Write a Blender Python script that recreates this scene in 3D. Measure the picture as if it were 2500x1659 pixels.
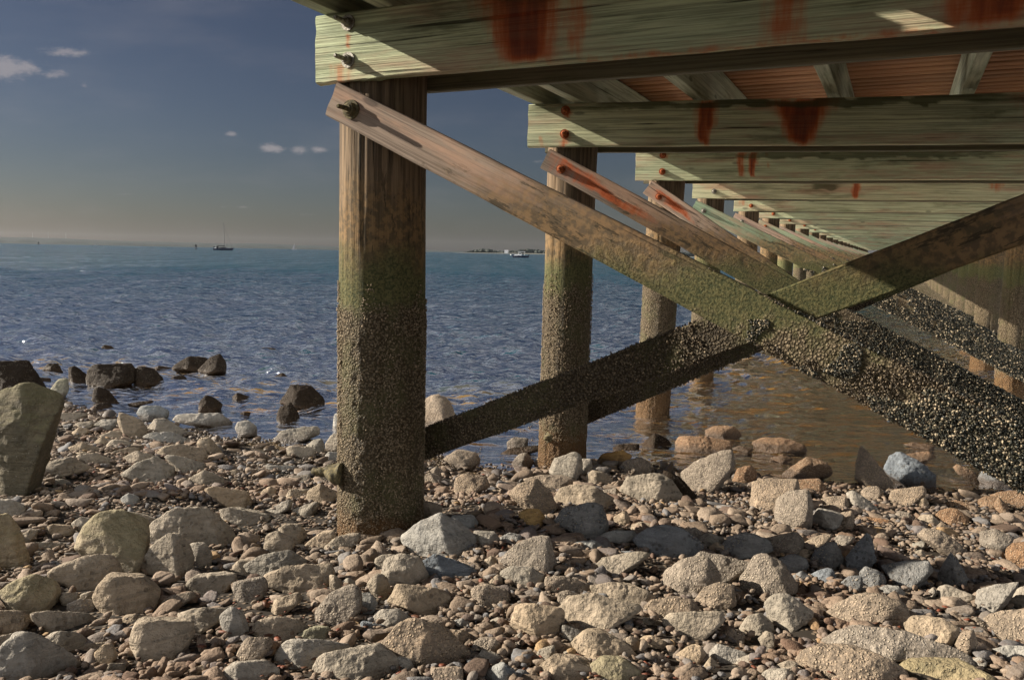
import bpy, math, random
import numpy as np
from mathutils import Matrix, Vector

EXPO = 1.2; SUN_E = 4.8; SKY_S = .05; HAZE = 1.2e-5
AIR = 1.0; DUST = .8; OZONE = 1.5; SKY_TINT = (.122, .123, .143); SKY_G = 1.34; SKY_SAT = .78; CLOUD_C = (3.8, 3.4, 3.4)
FILL_CLOUD_C = (14., 14.2, 14.6)
WAVE_R = 1400; WAVE_A = 800

# ------------------------------------------------------------------ camera, world, sun, exposure
scene = bpy.context.scene
for o in list(bpy.data.objects): bpy.data.objects.remove(o)
CAM_Z = 1.62                                   # eye height above the water level (z = 0)
PITCH = math.radians(5.91); ROLL = 0.0198
F_PX = 2042.0                                  # focal length in pixels of the 2500 px wide photograph
fwd = np.array([0, math.cos(PITCH), -math.sin(PITCH)])
up0 = np.array([0, math.sin(PITCH), math.cos(PITCH)])
rt = np.array([1., 0, 0]) * math.cos(ROLL) + up0 * math.sin(ROLL)
up = up0 * math.cos(ROLL) - np.array([1., 0, 0]) * math.sin(ROLL)
cam_d = bpy.data.cameras.new("camera"); cam = bpy.data.objects.new("camera", cam_d)
scene.collection.objects.link(cam)
cam_d.sensor_width = 36; cam_d.lens = 36 * F_PX / 2500; cam_d.clip_start = .05; cam_d.clip_end = 40000
m = Matrix.Identity(4)
for i in range(3):
    m[i][0] = rt[i]; m[i][1] = up[i]; m[i][2] = -fwd[i]
m[2][3] = CAM_Z
cam.matrix_world = m
scene.camera = cam
scene.view_settings.view_transform = 'Standard'; scene.view_settings.look = 'None'
scene.view_settings.exposure = EXPO; scene.view_settings.gamma = 1

LIGHT = Vector((.441, -.076, -.208)).normalized()      # direction the sunlight travels
sun_el = math.asin(-LIGHT.z); sun_az = math.atan2(-LIGHT.x, -LIGHT.y)
world = bpy.data.worlds.new("World"); scene.world = world; world.use_nodes = True
sun_d = bpy.data.lights.new("sun", 'SUN'); sun_d.energy = SUN_E; sun_d.angle = math.radians(.5)
sun_d.color = (1, .89, .74)
sun = bpy.data.objects.new("sun", sun_d); scene.collection.objects.link(sun)
sun.rotation_euler = LIGHT.to_track_quat('-Z', 'Y').to_euler()

# ------------------------------------------------------------------ node helpers
class NT:
    def __init__(s, tree): s.t = tree; s.n = tree.nodes; s.l = tree.links
    def new(s, typ, **kw):
        n = s.n.new(typ)
        for k, v in kw.items():
            if k.startswith('i_'): s.put(n.inputs[k[2:].replace('_', ' ')], v)
            else: setattr(n, k, v)
        return n
    def put(s, inp, v):
        if hasattr(v, 'is_output') or isinstance(v, bpy.types.NodeSocket): s.l.new(v, inp)
        else:
            if isinstance(v, (tuple, list)) and len(v) == 3 and inp.type == 'RGBA': v = (*v, 1)
            inp.default_value = v
    def math(s, op, a, b=0., c=0., clamp=False):
        n = s.n.new('ShaderNodeMath'); n.operation = op; n.use_clamp = clamp
        for i, v in enumerate((a, b, c)): s.put(n.inputs[i], v)
        return n.outputs[0]
    def vmath(s, op, a, b=(0, 0, 0)):
        n = s.n.new('ShaderNodeVectorMath'); n.operation = op
        s.put(n.inputs[0], a); s.put(n.inputs[1], b)
        return n.outputs[0]
    def mix(s, f, a, b, mode='MIX'):
        n = s.n.new('ShaderNodeMix'); n.data_type = 'RGBA'; n.blend_type = mode
        s.put(n.inputs[0], f); s.put(n.inputs[6], a); s.put(n.inputs[7], b)
        return n.outputs[2]
    def noise(s, vec, scale, detail=4, rough=.55, dist=0.):
        n = s.n.new('ShaderNodeTexNoise'); s.l.new(vec, n.inputs['Vector'])
        n.inputs['Scale'].default_value = scale; n.inputs['Detail'].default_value = detail
        n.inputs['Roughness'].default_value = rough; n.inputs['Distortion'].default_value = dist
        return n.outputs['Fac']
    def voro(s, vec, scale, feature='F1', out='Distance'):
        n = s.n.new('ShaderNodeTexVoronoi'); n.feature = feature; s.l.new(vec, n.inputs['Vector'])
        n.inputs['Scale'].default_value = scale
        return n.outputs[out]
    def map(s, v, a, b, c=0., d=1., smooth=True):
        n = s.n.new('ShaderNodeMapRange'); n.interpolation_type = 'SMOOTHSTEP' if smooth else 'LINEAR'
        s.put(n.inputs[0], v)
        for i, q in enumerate((a, b, c, d)): n.inputs[i + 1].default_value = q
        return n.outputs[0]
    def stretch(s, vec, sc):
        n = s.n.new('ShaderNodeMapping'); s.l.new(vec, n.inputs[0]); n.inputs['Scale'].default_value = sc
        return n.outputs[0]
    def attr(s, name): return s.new('ShaderNodeAttribute', attribute_name=name).outputs['Fac']
    def bump(s, h, dist, strength=1., normal=None):
        n = s.n.new('ShaderNodeBump'); s.put(n.inputs['Height'], h)
        n.inputs['Distance'].default_value = dist; n.inputs['Strength'].default_value = strength
        if normal is not None: s.l.new(normal, n.inputs['Normal'])
        return n.outputs[0]

def new_mat(name):
    mt = bpy.data.materials.new(name); mt.use_nodes = True
    nt = NT(mt.node_tree); nt.n.clear()
    out = nt.n.new('ShaderNodeOutputMaterial')
    return mt, nt, out

def principled(nt, out, color, rough=.8, normal=None, spec=.3, metal=0.):
    b = nt.n.new('ShaderNodeBsdfPrincipled')
    nt.put(b.inputs['Base Color'], color); nt.put(b.inputs['Roughness'], rough)
    b.inputs['Specular IOR Level'].default_value = spec; b.inputs['Metallic'].default_value = metal
    if normal is not None: nt.l.new(normal, b.inputs['Normal'])
    if out is not None: nt.l.new(b.outputs[0], out.inputs[0])
    return b

# ---- sky with a few small clouds low over the water
wn = NT(world.node_tree); wn.n.clear()
wout = wn.n.new('ShaderNodeOutputWorld'); bg = wn.n.new('ShaderNodeBackground')
sky = wn.n.new('ShaderNodeTexSky'); sky.sky_type = 'NISHITA'; sky.sun_disc = False
sky.sun_elevation = sun_el; sky.sun_rotation = sun_az % (2 * math.pi)
sky.air_density = AIR; sky.dust_density = DUST; sky.ozone_density = OZONE; sky.altitude = 0
bg.inputs['Strength'].default_value = SKY_S
tc = wn.new('ShaderNodeTexCoord').outputs['Generated']
sep = wn.new('ShaderNodeSeparateXYZ'); wn.l.new(tc, sep.inputs[0])
ysafe = wn.math('MAXIMUM', sep.outputs[1], .02)
az = wn.math('DIVIDE', sep.outputs[0], ysafe); el = wn.math('DIVIDE', sep.outputs[2], ysafe)
comb = wn.new('ShaderNodeCombineXYZ'); wn.l.new(az, comb.inputs[0]); wn.l.new(el, comb.inputs[2])
cn = wn.noise(wn.stretch(comb.outputs[0], (1, 1, 2.2)), 46, 8, .65)
total = None
CLOUDS = [(-.595, .203, .042, .013, .8), (-.665, .19, .05, .010, .6), (-.525, .222, .030, .006, .55), (-.54, .197, .02, .006, .45),
          (-.505, .185, .006, .004, .5), (-.335, .133, .010, .0035, .55), (-.285, .117, .016, .0055, .75),
          (-.255, .1155, .012, .0045, .7), (-.232, .1165, .011, .004, .6), (-.33, .048, .02, .002, .28),
          (-.25, .041, .025, .0018, .25), (-.10, .19, .03, .003, .35), (.03, .108, .012, .002, .35), (-.45, .06, .03, .002, .2)]
for a, e, w, h, s in CLOUDS:
    dx = wn.math('DIVIDE', wn.math('SUBTRACT', az, a), w); dz = wn.math('DIVIDE', wn.math('SUBTRACT', el, e), h)
    r2 = wn.math('ADD', wn.math('MULTIPLY', dx, dx), wn.math('MULTIPLY', dz, dz))
    g = wn.math('MULTIPLY', wn.math('EXPONENT', wn.math('MULTIPLY', r2, -1.)), s)
    total = g if total is None else wn.math('MAXIMUM', total, g)
cm = wn.map(wn.math('ADD', total, wn.math('MULTIPLY', wn.math('SUBTRACT', cn, .5), 1.7)), .10, .8)
cm = wn.math('MULTIPLY', wn.math('MULTIPLY', cm, wn.map(total, .03, .25)), .55)
gam = wn.n.new('ShaderNodeGamma'); wn.l.new(sky.outputs[0], gam.inputs[0]); gam.inputs[1].default_value = SKY_G
hs = wn.n.new('ShaderNodeHueSaturation'); wn.l.new(gam.outputs[0], hs.inputs['Color']); hs.inputs['Saturation'].default_value = SKY_SAT
skyc = wn.mix(1., hs.outputs[0], SKY_TINT, 'MULTIPLY')
veil = wn.noise(wn.stretch(comb.outputs[0], (1.2, 1, 5)), 3, 4, .6)
skyc = wn.mix(wn.map(veil, .45, .8, 0, .12), skyc, CLOUD_C)
skyc = wn.mix(cm, skyc, CLOUD_C)
# unseen broken cloud added overhead and behind the viewer for fill light
fill_cloud = wn.math('MAXIMUM', wn.map(sep.outputs[2], .42, .80, 0, .22), wn.map(sep.outputs[1], -.02, -.45))
fill_cloud = wn.math('MULTIPLY', fill_cloud, wn.map(wn.noise(tc, 2.6, 6, .6), .34, .56))
skyc = wn.mix(wn.math('MULTIPLY', fill_cloud, .9), skyc, FILL_CLOUD_C)
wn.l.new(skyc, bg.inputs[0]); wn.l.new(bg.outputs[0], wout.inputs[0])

# ------------------------------------------------------------------ geometry helpers
C = scene.collection
def camray(x, y): return fwd * F_PX + rt * (x - 1250) - up * (y - 829.5)
def hit_z(x, y, z):
    d = camray(x, y); t = (z - CAM_Z) / d[2]; return np.array([0, 0, CAM_Z]) + d * t

def vhash(ix, iy, iz, seed):
    h = (ix.astype(np.uint32) * np.uint32(374761393) + iy.astype(np.uint32) * np.uint32(668265263)
         + iz.astype(np.uint32) * np.uint32(2147483647) + np.uint32(seed * 974634777 & 0xffffffff))
    h = (h ^ (h >> np.uint32(13))) * np.uint32(1274126177); h = h ^ (h >> np.uint32(16))
    h = (h * np.uint32(2246822519)); h = h ^ (h >> np.uint32(15))
    return h.astype(np.float64) / 4294967295.
def vnoise(p, seed=0):
    i = np.floor(p).astype(np.int64); f = p - i; f = f * f * (3 - 2 * f); i = i & 0xffffffff
    r = 0
    for dx in (0, 1):
        wx = f[:, 0] if dx else 1 - f[:, 0]
        for dy in (0, 1):
            wy = f[:, 1] if dy else 1 - f[:, 1]
            for dz in (0, 1):
                wz = f[:, 2] if dz else 1 - f[:, 2]
                r = r + wx * wy * wz * vhash((i[:, 0] + dx) & 0xffffffff, (i[:, 1] + dy) & 0xffffffff, (i[:, 2] + dz) & 0xffffffff, seed)
    return r * 2 - 1
def fbm(p, seed=0, octv=4, gain=.5):
    r = 0; a = 1.
    for k in range(octv):
        r = r + a * vnoise(p * (2.03 ** k) + 7.3 * k, seed + k); a *= gain
    return r

def mesh_obj(name, V, faces, mat, parent=None, smooth=True, attrs=None, matrix=None):
    """faces: int array (n,3|4) or list of tuples"""
    V = np.asarray(V, dtype=np.float32)
    me = bpy.data.meshes.new(name)
    if isinstance(faces, np.ndarray):
        k = faces.shape[1]; n = len(faces)
        me.vertices.add(len(V)); me.vertices.foreach_set('co', V.ravel())
        me.loops.add(n * k); me.loops.foreach_set('vertex_index', faces.astype(np.int32).ravel())
        me.polygons.add(n); me.polygons.foreach_set('loop_start', np.arange(0, n * k, k, dtype=np.int32))
        me.update(calc_edges=True)
    else:
        me.from_pydata([tuple(v) for v in V.tolist()], [], faces); me.update()
    me.validate()
    if smooth: me.polygons.foreach_set('use_smooth', np.ones(len(me.polygons), dtype=bool))
    for k, v in (attrs or {}).items():
        at = me.attributes.new(k, 'FLOAT', 'POINT'); at.data.foreach_set('value', np.asarray(v, dtype=np.float32))
    if mat: me.materials.append(mat)
    o = bpy.data.objects.new(name, me); C.objects.link(o)
    if parent: o.parent = parent
    if matrix is not None: o.matrix_local = matrix
    return o
def empty(name, loc=(0, 0, 0), rz=0):
    o = bpy.data.objects.new(name, None); C.objects.link(o); o.location = loc; o.rotation_euler.z = rz
    o.empty_display_size = .2
    return o
def tag(o, label=None, cat=None, group=None, kind=None):
    if label: o['label'] = label
    if cat: o['category'] = cat
    if group: o['group'] = group
    if kind: o['kind'] = kind
    return o

_ico = {}
def ico(sub):
    if sub not in _ico:
        import bmesh
        bm = bmesh.new(); bmesh.ops.create_icosphere(bm, subdivisions=sub, radius=1)
        bm.verts.ensure_lookup_table()
        V = np.array([v.co[:] for v in bm.verts]); V /= np.linalg.norm(V, axis=1)[:, None]
        Fc = np.array([[v.index for v in f.verts] for f in bm.faces]); bm.free()
        _ico[sub] = (V, Fc)
    return _ico[sub]

def sweep(stations, ring_fn, closed_ends=True):
    """stations: values along the length; ring_fn(i, s) -> (M,3)"""
    rings = [ring_fn(i, s) for i, s in enumerate(stations)]
    M = len(rings[0]); V = np.concatenate(rings); n = len(rings)
    a = np.arange(M); b = (a + 1) % M
    fs = [np.stack([a + i * M, b + i * M, b + (i + 1) * M, a + (i + 1) * M], 1) for i in range(n - 1)]
    Fq = np.concatenate(fs)
    if closed_ends:
        c0 = len(V); V = np.concatenate([V, rings[0].mean(0)[None], rings[-1].mean(0)[None]])
        t0 = np.stack([b, a, np.full(M, c0), np.full(M, c0)], 1)
        t1 = np.stack([a + (n - 1) * M, b + (n - 1) * M, np.full(M, c0 + 1), np.full(M, c0 + 1)], 1)
        faces = [tuple(r) for r in Fq.tolist()] + [tuple(r[:3]) for r in t0.tolist()] + [tuple(r[:3]) for r in t1.tolist()]
        return V, faces
    return V, Fq

def rect_profile(H, W, nh=2, nw=1, bev=.006):
    """closed loop in (y, z): y 0..W (0 = front), z -H/2..H/2, bevelled corners"""
    pts = []
    h = H / 2
    for k in range(nh + 1): pts.append((0, -h + bev + (H - 2 * bev) * k / nh))
    for k in range(nw + 1): pts.append((bev + (W - 2 * bev) * k / nw, h))
    for k in range(nh + 1): pts.append((W, h - bev - (H - 2 * bev) * k / nh))
    for k in range(nw + 1): pts.append((W - bev - (W - 2 * bev) * k / nw, -h))
    return np.array(pts)

def beam_mesh(L, H0, H1, W, step=.1, nh=2, wob=.002, seed=0, bev=.006):
    n = max(2, int(L / step) + 1); prof = rect_profile(1, 1, nh, 1, bev / max(H0, .05))
    prof = rect_profile(H0, W, nh, 1, bev)
    st = np.linspace(0, L, n)
    def ring(i, s):
        sc = 1 + (H1 / H0 - 1) * s / L
        return np.stack([np.full(len(prof), s), prof[:, 0], prof[:, 1] * sc], 1)
    V, fc = sweep(st, ring)
    if wob:
        nz = fbm(V * np.array([1.3, 4, 9]) + seed * 3.1, seed, 3)
        V[:, 1] += nz * wob; V[:, 2] += fbm(V * np.array([2, 3, 3]) + 50 + seed, seed + 9, 3) * wob * 1.2
        e = (V[:, 0] < 1e-6) | (V[:, 0] > L - 1e-6)
        V[e, 0] += fbm(V[e] * 25, seed + 3, 2) * wob * 1.5
    return V, [f[::-1] for f in fc]

# ------------------------------------------------------------------ materials
def wood(name, ca, cb, axis='X', tide=True, rusty=False, green=0., grain=1., dark=.45, bt=1.):
    mt, nt, out = new_mat(name)
    oc = nt.new('ShaderNodeTexCoord').outputs['Object']
    oi = nt.new('ShaderNodeObjectInfo').outputs['Random']
    off = nt.new('ShaderNodeCombineXYZ'); nt.put(off.inputs[0], nt.math('MULTIPLY', oi, 37.)); nt.put(off.inputs[1], nt.math('MULTIPLY', oi, 11.))
    v = nt.vmath('ADD', oc, off.outputs[0])
    S = {'X': (.75, 56, 56), 'Z': (26, 26, .9), 'Y': (30, .8, 30)}[axis]
    B = {'X': (.55, 4, 4), 'Z': (4, 4, .5), 'Y': (4, .4, 4)}[axis]
    g1 = nt.noise(nt.stretch(v, S), 1.7, 6, .66, .14)
    g2 = nt.noise(nt.stretch(v, B), 2.1, 5, .6, .8)
    col = nt.mix(nt.map(g2, .3, .72), ca, cb)
    lines = nt.map(g1, .40, .57)
    col = nt.mix(nt.math('MULTIPLY', nt.math('SUBTRACT', 1., lines), dark), col, tuple(c * .35 for c in cb))
    pz = nt.new('ShaderNodeSeparateXYZ'); geo = nt.new('ShaderNodeNewGeometry'); nt.l.new(geo.outputs['Position'], pz.inputs[0])
    pos = geo.outputs['Position']
    if rusty:
        pk = nt.noise(nt.stretch(v, (.7, 3, 4)), 1.7, 5, .65)
        col = nt.mix(nt.map(pk, .46, .68, 0, .75), col, (.47, .29, .22))
        col = nt.mix(1., col, nt.mix(oi, (1.06, 1.0, .90), (.90, 1.0, .92)), 'MULTIPLY')
    if green:
        gm = nt.noise(nt.stretch(v, {'X': (.8, 3, 5), 'Z': (4, 4, .6), 'Y': (4, .5, 4)}[axis]), 2.2, 6, .65)
        col = nt.mix(nt.math('MULTIPLY', nt.map(gm, .5, .72), green), col, (.055, .075, .025))
    tonal = nt.noise(v, 1.7, 5, .6)
    col = nt.mix(nt.map(tonal, .3, .7, .35, 0), col, (.02, .017, .012), 'MULTIPLY') if False else col
    h = nt.math('MULTIPLY', g1, 1.)
    sp = nt.noise(nt.stretch(v, {'X': (.7, 60, 60), 'Z': (50, 50, .7), 'Y': (60, .7, 60)}[axis]), 1., 3, .5, .15)
    spm = nt.math('MULTIPLY', nt.map(sp, .665, .70), nt.map(g2, .35, .55))
    col = nt.mix(nt.math('MULTIPLY', spm, .8), col, (.02, .018, .012))
    kn = nt.voro(nt.stretch(v, {'X': (1., 3., 3.), 'Z': (3., 3., 1.), 'Y': (3., 1., 3.)}[axis]), 1.5, 'F1', 'Distance')
    col = nt.mix(nt.map(kn, .085, .05, 0, .7), col, tuple(c * .3 for c in cb))
    h = nt.math('SUBTRACT', h, spm)
    bmp = nt.bump(h, .006 * grain, .8)
    rough = .85
    if rusty:
        r = nt.attr('rust')
        rn = nt.noise(nt.stretch(v, {'X': (22, 22, 3), 'Z': (20, 20, 3), 'Y': (20, 20, 3)}[axis]), 1., 5, .6)
        rf = nt.map(nt.math('ADD', r, nt.math('MULTIPLY', nt.math('SUBTRACT', rn, .5), 1.1)), .05, .8)
        rc = nt.mix(nt.map(nt.math('ADD', r, nt.math('MULTIPLY', nt.math('SUBTRACT', rn, .5), 1.)), .45, 1.1), (.54, .11, .02), (.15, .022, .010))
        rf = nt.math('MULTIPLY', rf, nt.map(r, .02, .12))
        col = nt.mix(nt.math('MULTIPLY', rf, .93), col, rc)
        dk = nt.attr('dirt_shade')
        dn = nt.noise(nt.stretch(v, (1.5, 8, 8)), 2., 5, .65)
        col = nt.mix(nt.map(nt.math('ADD', dk, nt.math('MULTIPLY', nt.math('SUBTRACT', dn, .5), .9)), .25, .75, 0, .8), col, (.05, .06, .025))
    if tide:
        zn = nt.noise(pos, 5., 5, .65); zf = nt.noise(pos, 30., 4, .6)
        zz = nt.math('ADD', pz.outputs[2], nt.math('MULTIPLY', nt.math('SUBTRACT', zn, .5), .38))
        zz = nt.math('ADD', zz, nt.math('MULTIPLY', nt.math('SUBTRACT', zf, .5), .16))
        gold = nt.mix(nt.map(zf, .4, .6), (.20, .125, .055), (.085, .06, .03))
        col = nt.mix(nt.map(zz, 2.02, 1.74, 0, .85), col, gold)
        flake = nt.noise(nt.stretch(v, {'X': (5, 22, 22), 'Z': (22, 22, 5), 'Y': (22, 5, 22)}[axis]), 1.3, 6, .7)
        band = nt.math('MULTIPLY', nt.map(zz, 2.08, 1.85), nt.map(flake, .56, .6))
        col = nt.mix(nt.math('MULTIPLY', band, .75), col, (.035, .028, .016))
        fuzz = nt.noise(pos, 90., 4, .7)
        alg = nt.mix(nt.map(fuzz, .38, .6), (.035, .048, .018), (.13, .125, .05))
        col = nt.mix(nt.map(zz, 1.68, 1.50, 0, .9), col, alg)
        bmp = nt.bump(nt.math('MULTIPLY', fuzz, nt.map(zz, 1.7, 1.5)), .012, .9, bmp)
        vb = nt.voro(pos, 85., 'F1', 'Distance'); vb2 = nt.voro(pos, 140., 'F1', 'Distance')
        barn = nt.mix(nt.map(vb, .25, .62), tuple(q * bt for q in (.44, .345, .22)), tuple(q * bt for q in (.12, .09, .05)))
        barn = nt.mix(nt.map(zn, .45, .65, 0, .6), barn, (.12, .115, .05))
        bmask = nt.map(zz, 1.42, 1.3)
        col = nt.mix(bmask, col, barn)
        low = nt.map(zz, .42, .26)
        col = nt.mix(nt.math('MULTIPLY', low, .65), col, (.17, .085, .03))
        hb = nt.math('MULTIPLY', nt.math('ADD', nt.map(vb, .7, .1), nt.math('MULTIPLY', nt.map(vb2, .7, .1), .5)), bmask)
        bmp = nt.bump(hb, .012, 1., bmp)
        rough = nt.map(zz, 1.5, 1.0, .85, .65)
    principled(nt, out, col, rough, bmp, .25)
    return mt

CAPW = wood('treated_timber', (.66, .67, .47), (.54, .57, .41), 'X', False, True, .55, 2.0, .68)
CAPB = wood('treated_timber_shaded', (.24, .22, .15), (.17, .17, .12), 'X', False, False, .5)  # back timbers: shade behind the front timber put into the colour
STRW = wood('stringer_timber', (.56, .58, .44), (.42, .47, .35), 'Y', False, False, .6)
BRA1 = wood('weathered_brace_timber', (.31, .25, .22), (.225, .17, .145), 'X', True, True, 0, 1.3, .55, .8)
BRAG = wood('green_brace_timber', (.34, .42, .31), (.27, .33, .24), 'X', True, True, .3, 1.)
BRAP = wood('pinkish_brace_timber', (.46, .36, .31), (.37, .275, .24), 'X', True, True, 0, 1.3)
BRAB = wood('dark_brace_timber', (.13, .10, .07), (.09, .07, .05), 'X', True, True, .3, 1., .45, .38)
PILE = wood('pile_timber', (.22, .155, .095), (.15, .105, .065), 'Z', True, False, .15, 2.4, .75, .62)

def deck_mat():
    mt, nt, out = new_mat('deck_boards')
    oc = nt.new('ShaderNodeTexCoord').outputs['Object']
    g = nt.noise(nt.stretch(oc, (1., 40, 40)), 1.5, 5, .6, .3)
    rnd = nt.attr('tone')
    col = nt.mix(rnd, (.52, .28, .16), (.32, .18, .11))
    col = nt.mix(nt.map(g, .3, .6, .6, 0), col, (.06, .035, .02))
    principled(nt, out, col, .85, nt.bump(g, .004), .2)
    return mt
DECK = deck_mat()

def metal(name, a, b, rough=.6, met=.5):
    mt, nt, out = new_mat(name)
    oc = nt.new('ShaderNodeTexCoord').outputs['Object']
    n = nt.noise(oc, 60, 5, .7)
    principled(nt, out, nt.mix(nt.map(n, .35, .65), a, b), rough, nt.bump(n, .002), .4, met)
    return mt
GALV = metal('galvanised_steel', (.36, .35, .31), (.14, .12, .09), .55, .6)
RUST = metal('rusty_steel', (.42, .12, .035), (.13, .035, .015), .85, .1)
CRUSTY = metal('corroded_steel', (.17, .14, .07), (.05, .045, .03), .9, .1)

def crust_mat(name='barnacle_crust', light=(.50, .41, .28), mid=(.10, .09, .055), darkc=(.018, .022, .018)):
    mt, nt, out = new_mat(name)
    c = nt.attr('c'); pos = nt.new('ShaderNodeNewGeometry').outputs['Position']
    n = nt.noise(pos, 160, 3, .6)
    col = nt.mix(nt.map(c, .45, .7), darkc, mid)
    col = nt.mix(nt.map(c, .68, .85), col, light)
    col = nt.mix(nt.map(n, .35, .65, .5, 0), col, tuple(x * .4 for x in mid))
    principled(nt, out, col, nt.map(c, .3, .7, .32, .8), nt.bump(n, .003), .45)
    return mt
MUSSEL = crust_mat()
BARN = crust_mat('barnacles', (.33, .26, .17), (.20, .15, .095), (.06, .045, .028))

def rock_mat(name, ca, cb, barn=0., wet=0., moss=0., pit=0.):
    mt, nt, out = new_mat(name)
    oc = nt.new('ShaderNodeTexCoord').outputs['Object']
    rnd = nt.new('ShaderNodeObjectInfo').outputs['Random']
    geo = nt.new('ShaderNodeNewGeometry'); pos = geo.outputs['Position']
    pz = nt.new('ShaderNodeSeparateXYZ'); nt.l.new(pos, pz.inputs[0])
    off = nt.new('ShaderNodeCombineXYZ')
    for k in range(3): nt.put(off.inputs[k], nt.math('MULTIPLY', rnd, 31. + 7 * k))
    v = nt.vmath('ADD', oc, off.outputs[0])
    n1 = nt.noise(v, 7, 6, .62); n2 = nt.noise(v, 42, 5, .65); n3 = nt.noise(v, 150, 3, .6)
    lay = nt.noise(nt.stretch(v, (3, 3, 22)), 2.2, 4, .6, .6)
    col = nt.mix(nt.map(n1, .32, .68), ca, cb)
    col = nt.mix(nt.map(lay, .45, .62, 0, .45), col, tuple(x * .6 for x in cb))
    col = nt.mix(nt.map(n2, .38, .62, .3, 0), col, tuple(x * .5 for x in ca))
    col = nt.mix(nt.map(n3, .62, .75, 0, .5 if wet < .3 else .06), col, (.55, .50, .42))
    tint = nt.mix(rnd, (1.08, .98, .86), (.86, .92, .98)); col = nt.mix(1., col, tint, 'MULTIPLY')
    h = nt.math('ADD', nt.math('MULTIPLY', n1, .9), nt.math('ADD', nt.math('MULTIPLY', n2, .3), nt.math('MULTIPLY', n3, .07)))
    bmp = nt.bump(nt.math('ADD', h, nt.math('MULTIPLY', lay, .35)), .055, .85)
    if pit:
        vp = nt.voro(v, 34., 'F1', 'Distance')
        pm = nt.math('MULTIPLY', nt.map(vp, .32, .18), nt.map(n1, .35, .6))
        col = nt.mix(nt.math('MULTIPLY', pm, pit), col, (.05, .04, .03))
        bmp = nt.bump(nt.math('MULTIPLY', pm, -1.), .008, pit, bmp)
    # barnacles as small raised cones in patches
    vb = nt.math('ADD', nt.voro(v, 88., 'F1', 'Distance'), nt.math('MULTIPLY', nt.math('SUBTRACT', n2, .5), .5)); patch = nt.noise(v, 9., 5, .7)
    pm = nt.map(patch, .62 - .3 * barn, .70 - .3 * barn) if barn < 1 else nt.map(patch, .2, .3)
    cone = nt.math('MULTIPLY', nt.map(vb, .42, .12), pm)
    if barn:
        col = nt.mix(nt.math('MULTIPLY', cone, .6), col, (.50, .42, .31))
        ring = nt.math('MULTIPLY', nt.map(vb, .35, .6), pm)
        col = nt.mix(nt.math('MULTIPLY', ring, .65), col, tuple(x * .35 for x in ca))
        bmp = nt.bump(cone, .010, .9, bmp)
    if moss:
        up_ = nt.new('ShaderNodeSeparateXYZ'); nt.l.new(geo.outputs['Normal'], up_.inputs[0])
        mm = nt.math('MULTIPLY', nt.map(nt.math('ADD', up_.outputs[2], nt.math('MULTIPLY', n1, .6)), .55, 1.1), moss)
        col = nt.mix(nt.math('MULTIPLY', mm, .32), col, (.20, .19, .07))
    # anything near the water line is dark with wet weed
    zz = nt.math('ADD', pz.outputs[2], nt.math('MULTIPLY', nt.math('SUBTRACT', n1, .5), .16))
    wz = nt.map(zz, .10, .02, 0, 1)
    wf = nt.math('MAXIMUM', wz, wet)
    col = nt.mix(nt.math('MULTIPLY', wf, .82), col, nt.mix(n2, (.016, .012, .008), (.07, .04, .02)))
    rough = nt.map(wf, 0, 1, .9, .45, False)
    principled(nt, out, col, rough, bmp, .35 if wet < .3 else .14)
    return mt
RM = {'t': rock_mat('tan_stone', (.42, .36, .285), (.27, .235, .185), .12, 0, 0, .5),
      'g': rock_mat('grey_stone', (.39, .37, .33), (.28, .27, .25), .1, 0, 0, .3),
      'b': rock_mat('barnacled_stone', (.41, .34, .27), (.30, .25, .195), .8, 0, 0, .2),
      'c': rock_mat('brown_barnacled_stone', (.40, .25, .15), (.26, .16, .09), 1., 0, 0, 0),
      'w': rock_mat('wet_dark_stone', (.020, .016, .011), (.008, .007, .006), .45, .5, 0, 0),
      'o': rock_mat('orange_stone', (.50, .33, .13), (.40, .25, .10), .1, 0, 0, .2),
      'k': rock_mat('mossy_shaded_stone', (.17, .14, .09), (.10, .085, .055), .1, 0, .7, .3),  # left boulder: shade on its front put into the dark colour
      'm': rock_mat('mossy_stone', (.37, .325, .24), (.26, .23, .17), .1, 0, .8, .2),
      'd': rock_mat('shade_blue_pitted_stone', (.255, .27, .285), (.15, .165, .18), .35, 0, 0, .6)}  # bluish shade of the shadow band put into a dark stone colour
TONE = {'t': 'tan', 'g': 'grey', 'b': 'barnacle-dotted', 'c': 'brown barnacled', 'w': 'wet black', 'o': 'orange', 'm': 'mossy tan', 'k': 'mossy brown', 'd': 'dark blue-grey'}

# ------------------------------------------------------------------ terrain and water
SHX = np.array([-40, -7, -4.5, -3.4, -2.4, -1.2, .4, 1.3, 1.9, 2.5, 3.2, 5, 9, 40.])
SHY = np.array([14, 9.2, 8.3, 7.6, 6.95, 6.6, 6.45, 6.4, 6.1, 5.75, 5.6, 5.2, 5, 4.])
def ground_z(x, y, rough=True):
    x = np.asarray(x, float); y = np.asarray(y, float)
    s = np.interp(x, SHX, SHY) - y
    open_sea = np.clip((-.9 + .457 * (y - 3.9) - x + .1) / 1.3, 0, 1)              # it shelves faster away from the pier
    z = np.where(s > 0, .105 * s, np.maximum((.07 + .17 * open_sea) * s, -3.2))
    z = np.minimum(z, .85)
    if rough:
        p = np.stack([x * 1.1, y * 1.1, np.zeros_like(x)], -1).reshape(-1, 3)
        near = np.clip(1.5 - np.hypot(x, y) / 40, 0, 1)
        z = z + near * (.05 * fbm(p, 3, 3) + .008 * fbm(p * 7, 5, 3)).reshape(z.shape)
    return z

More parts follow.
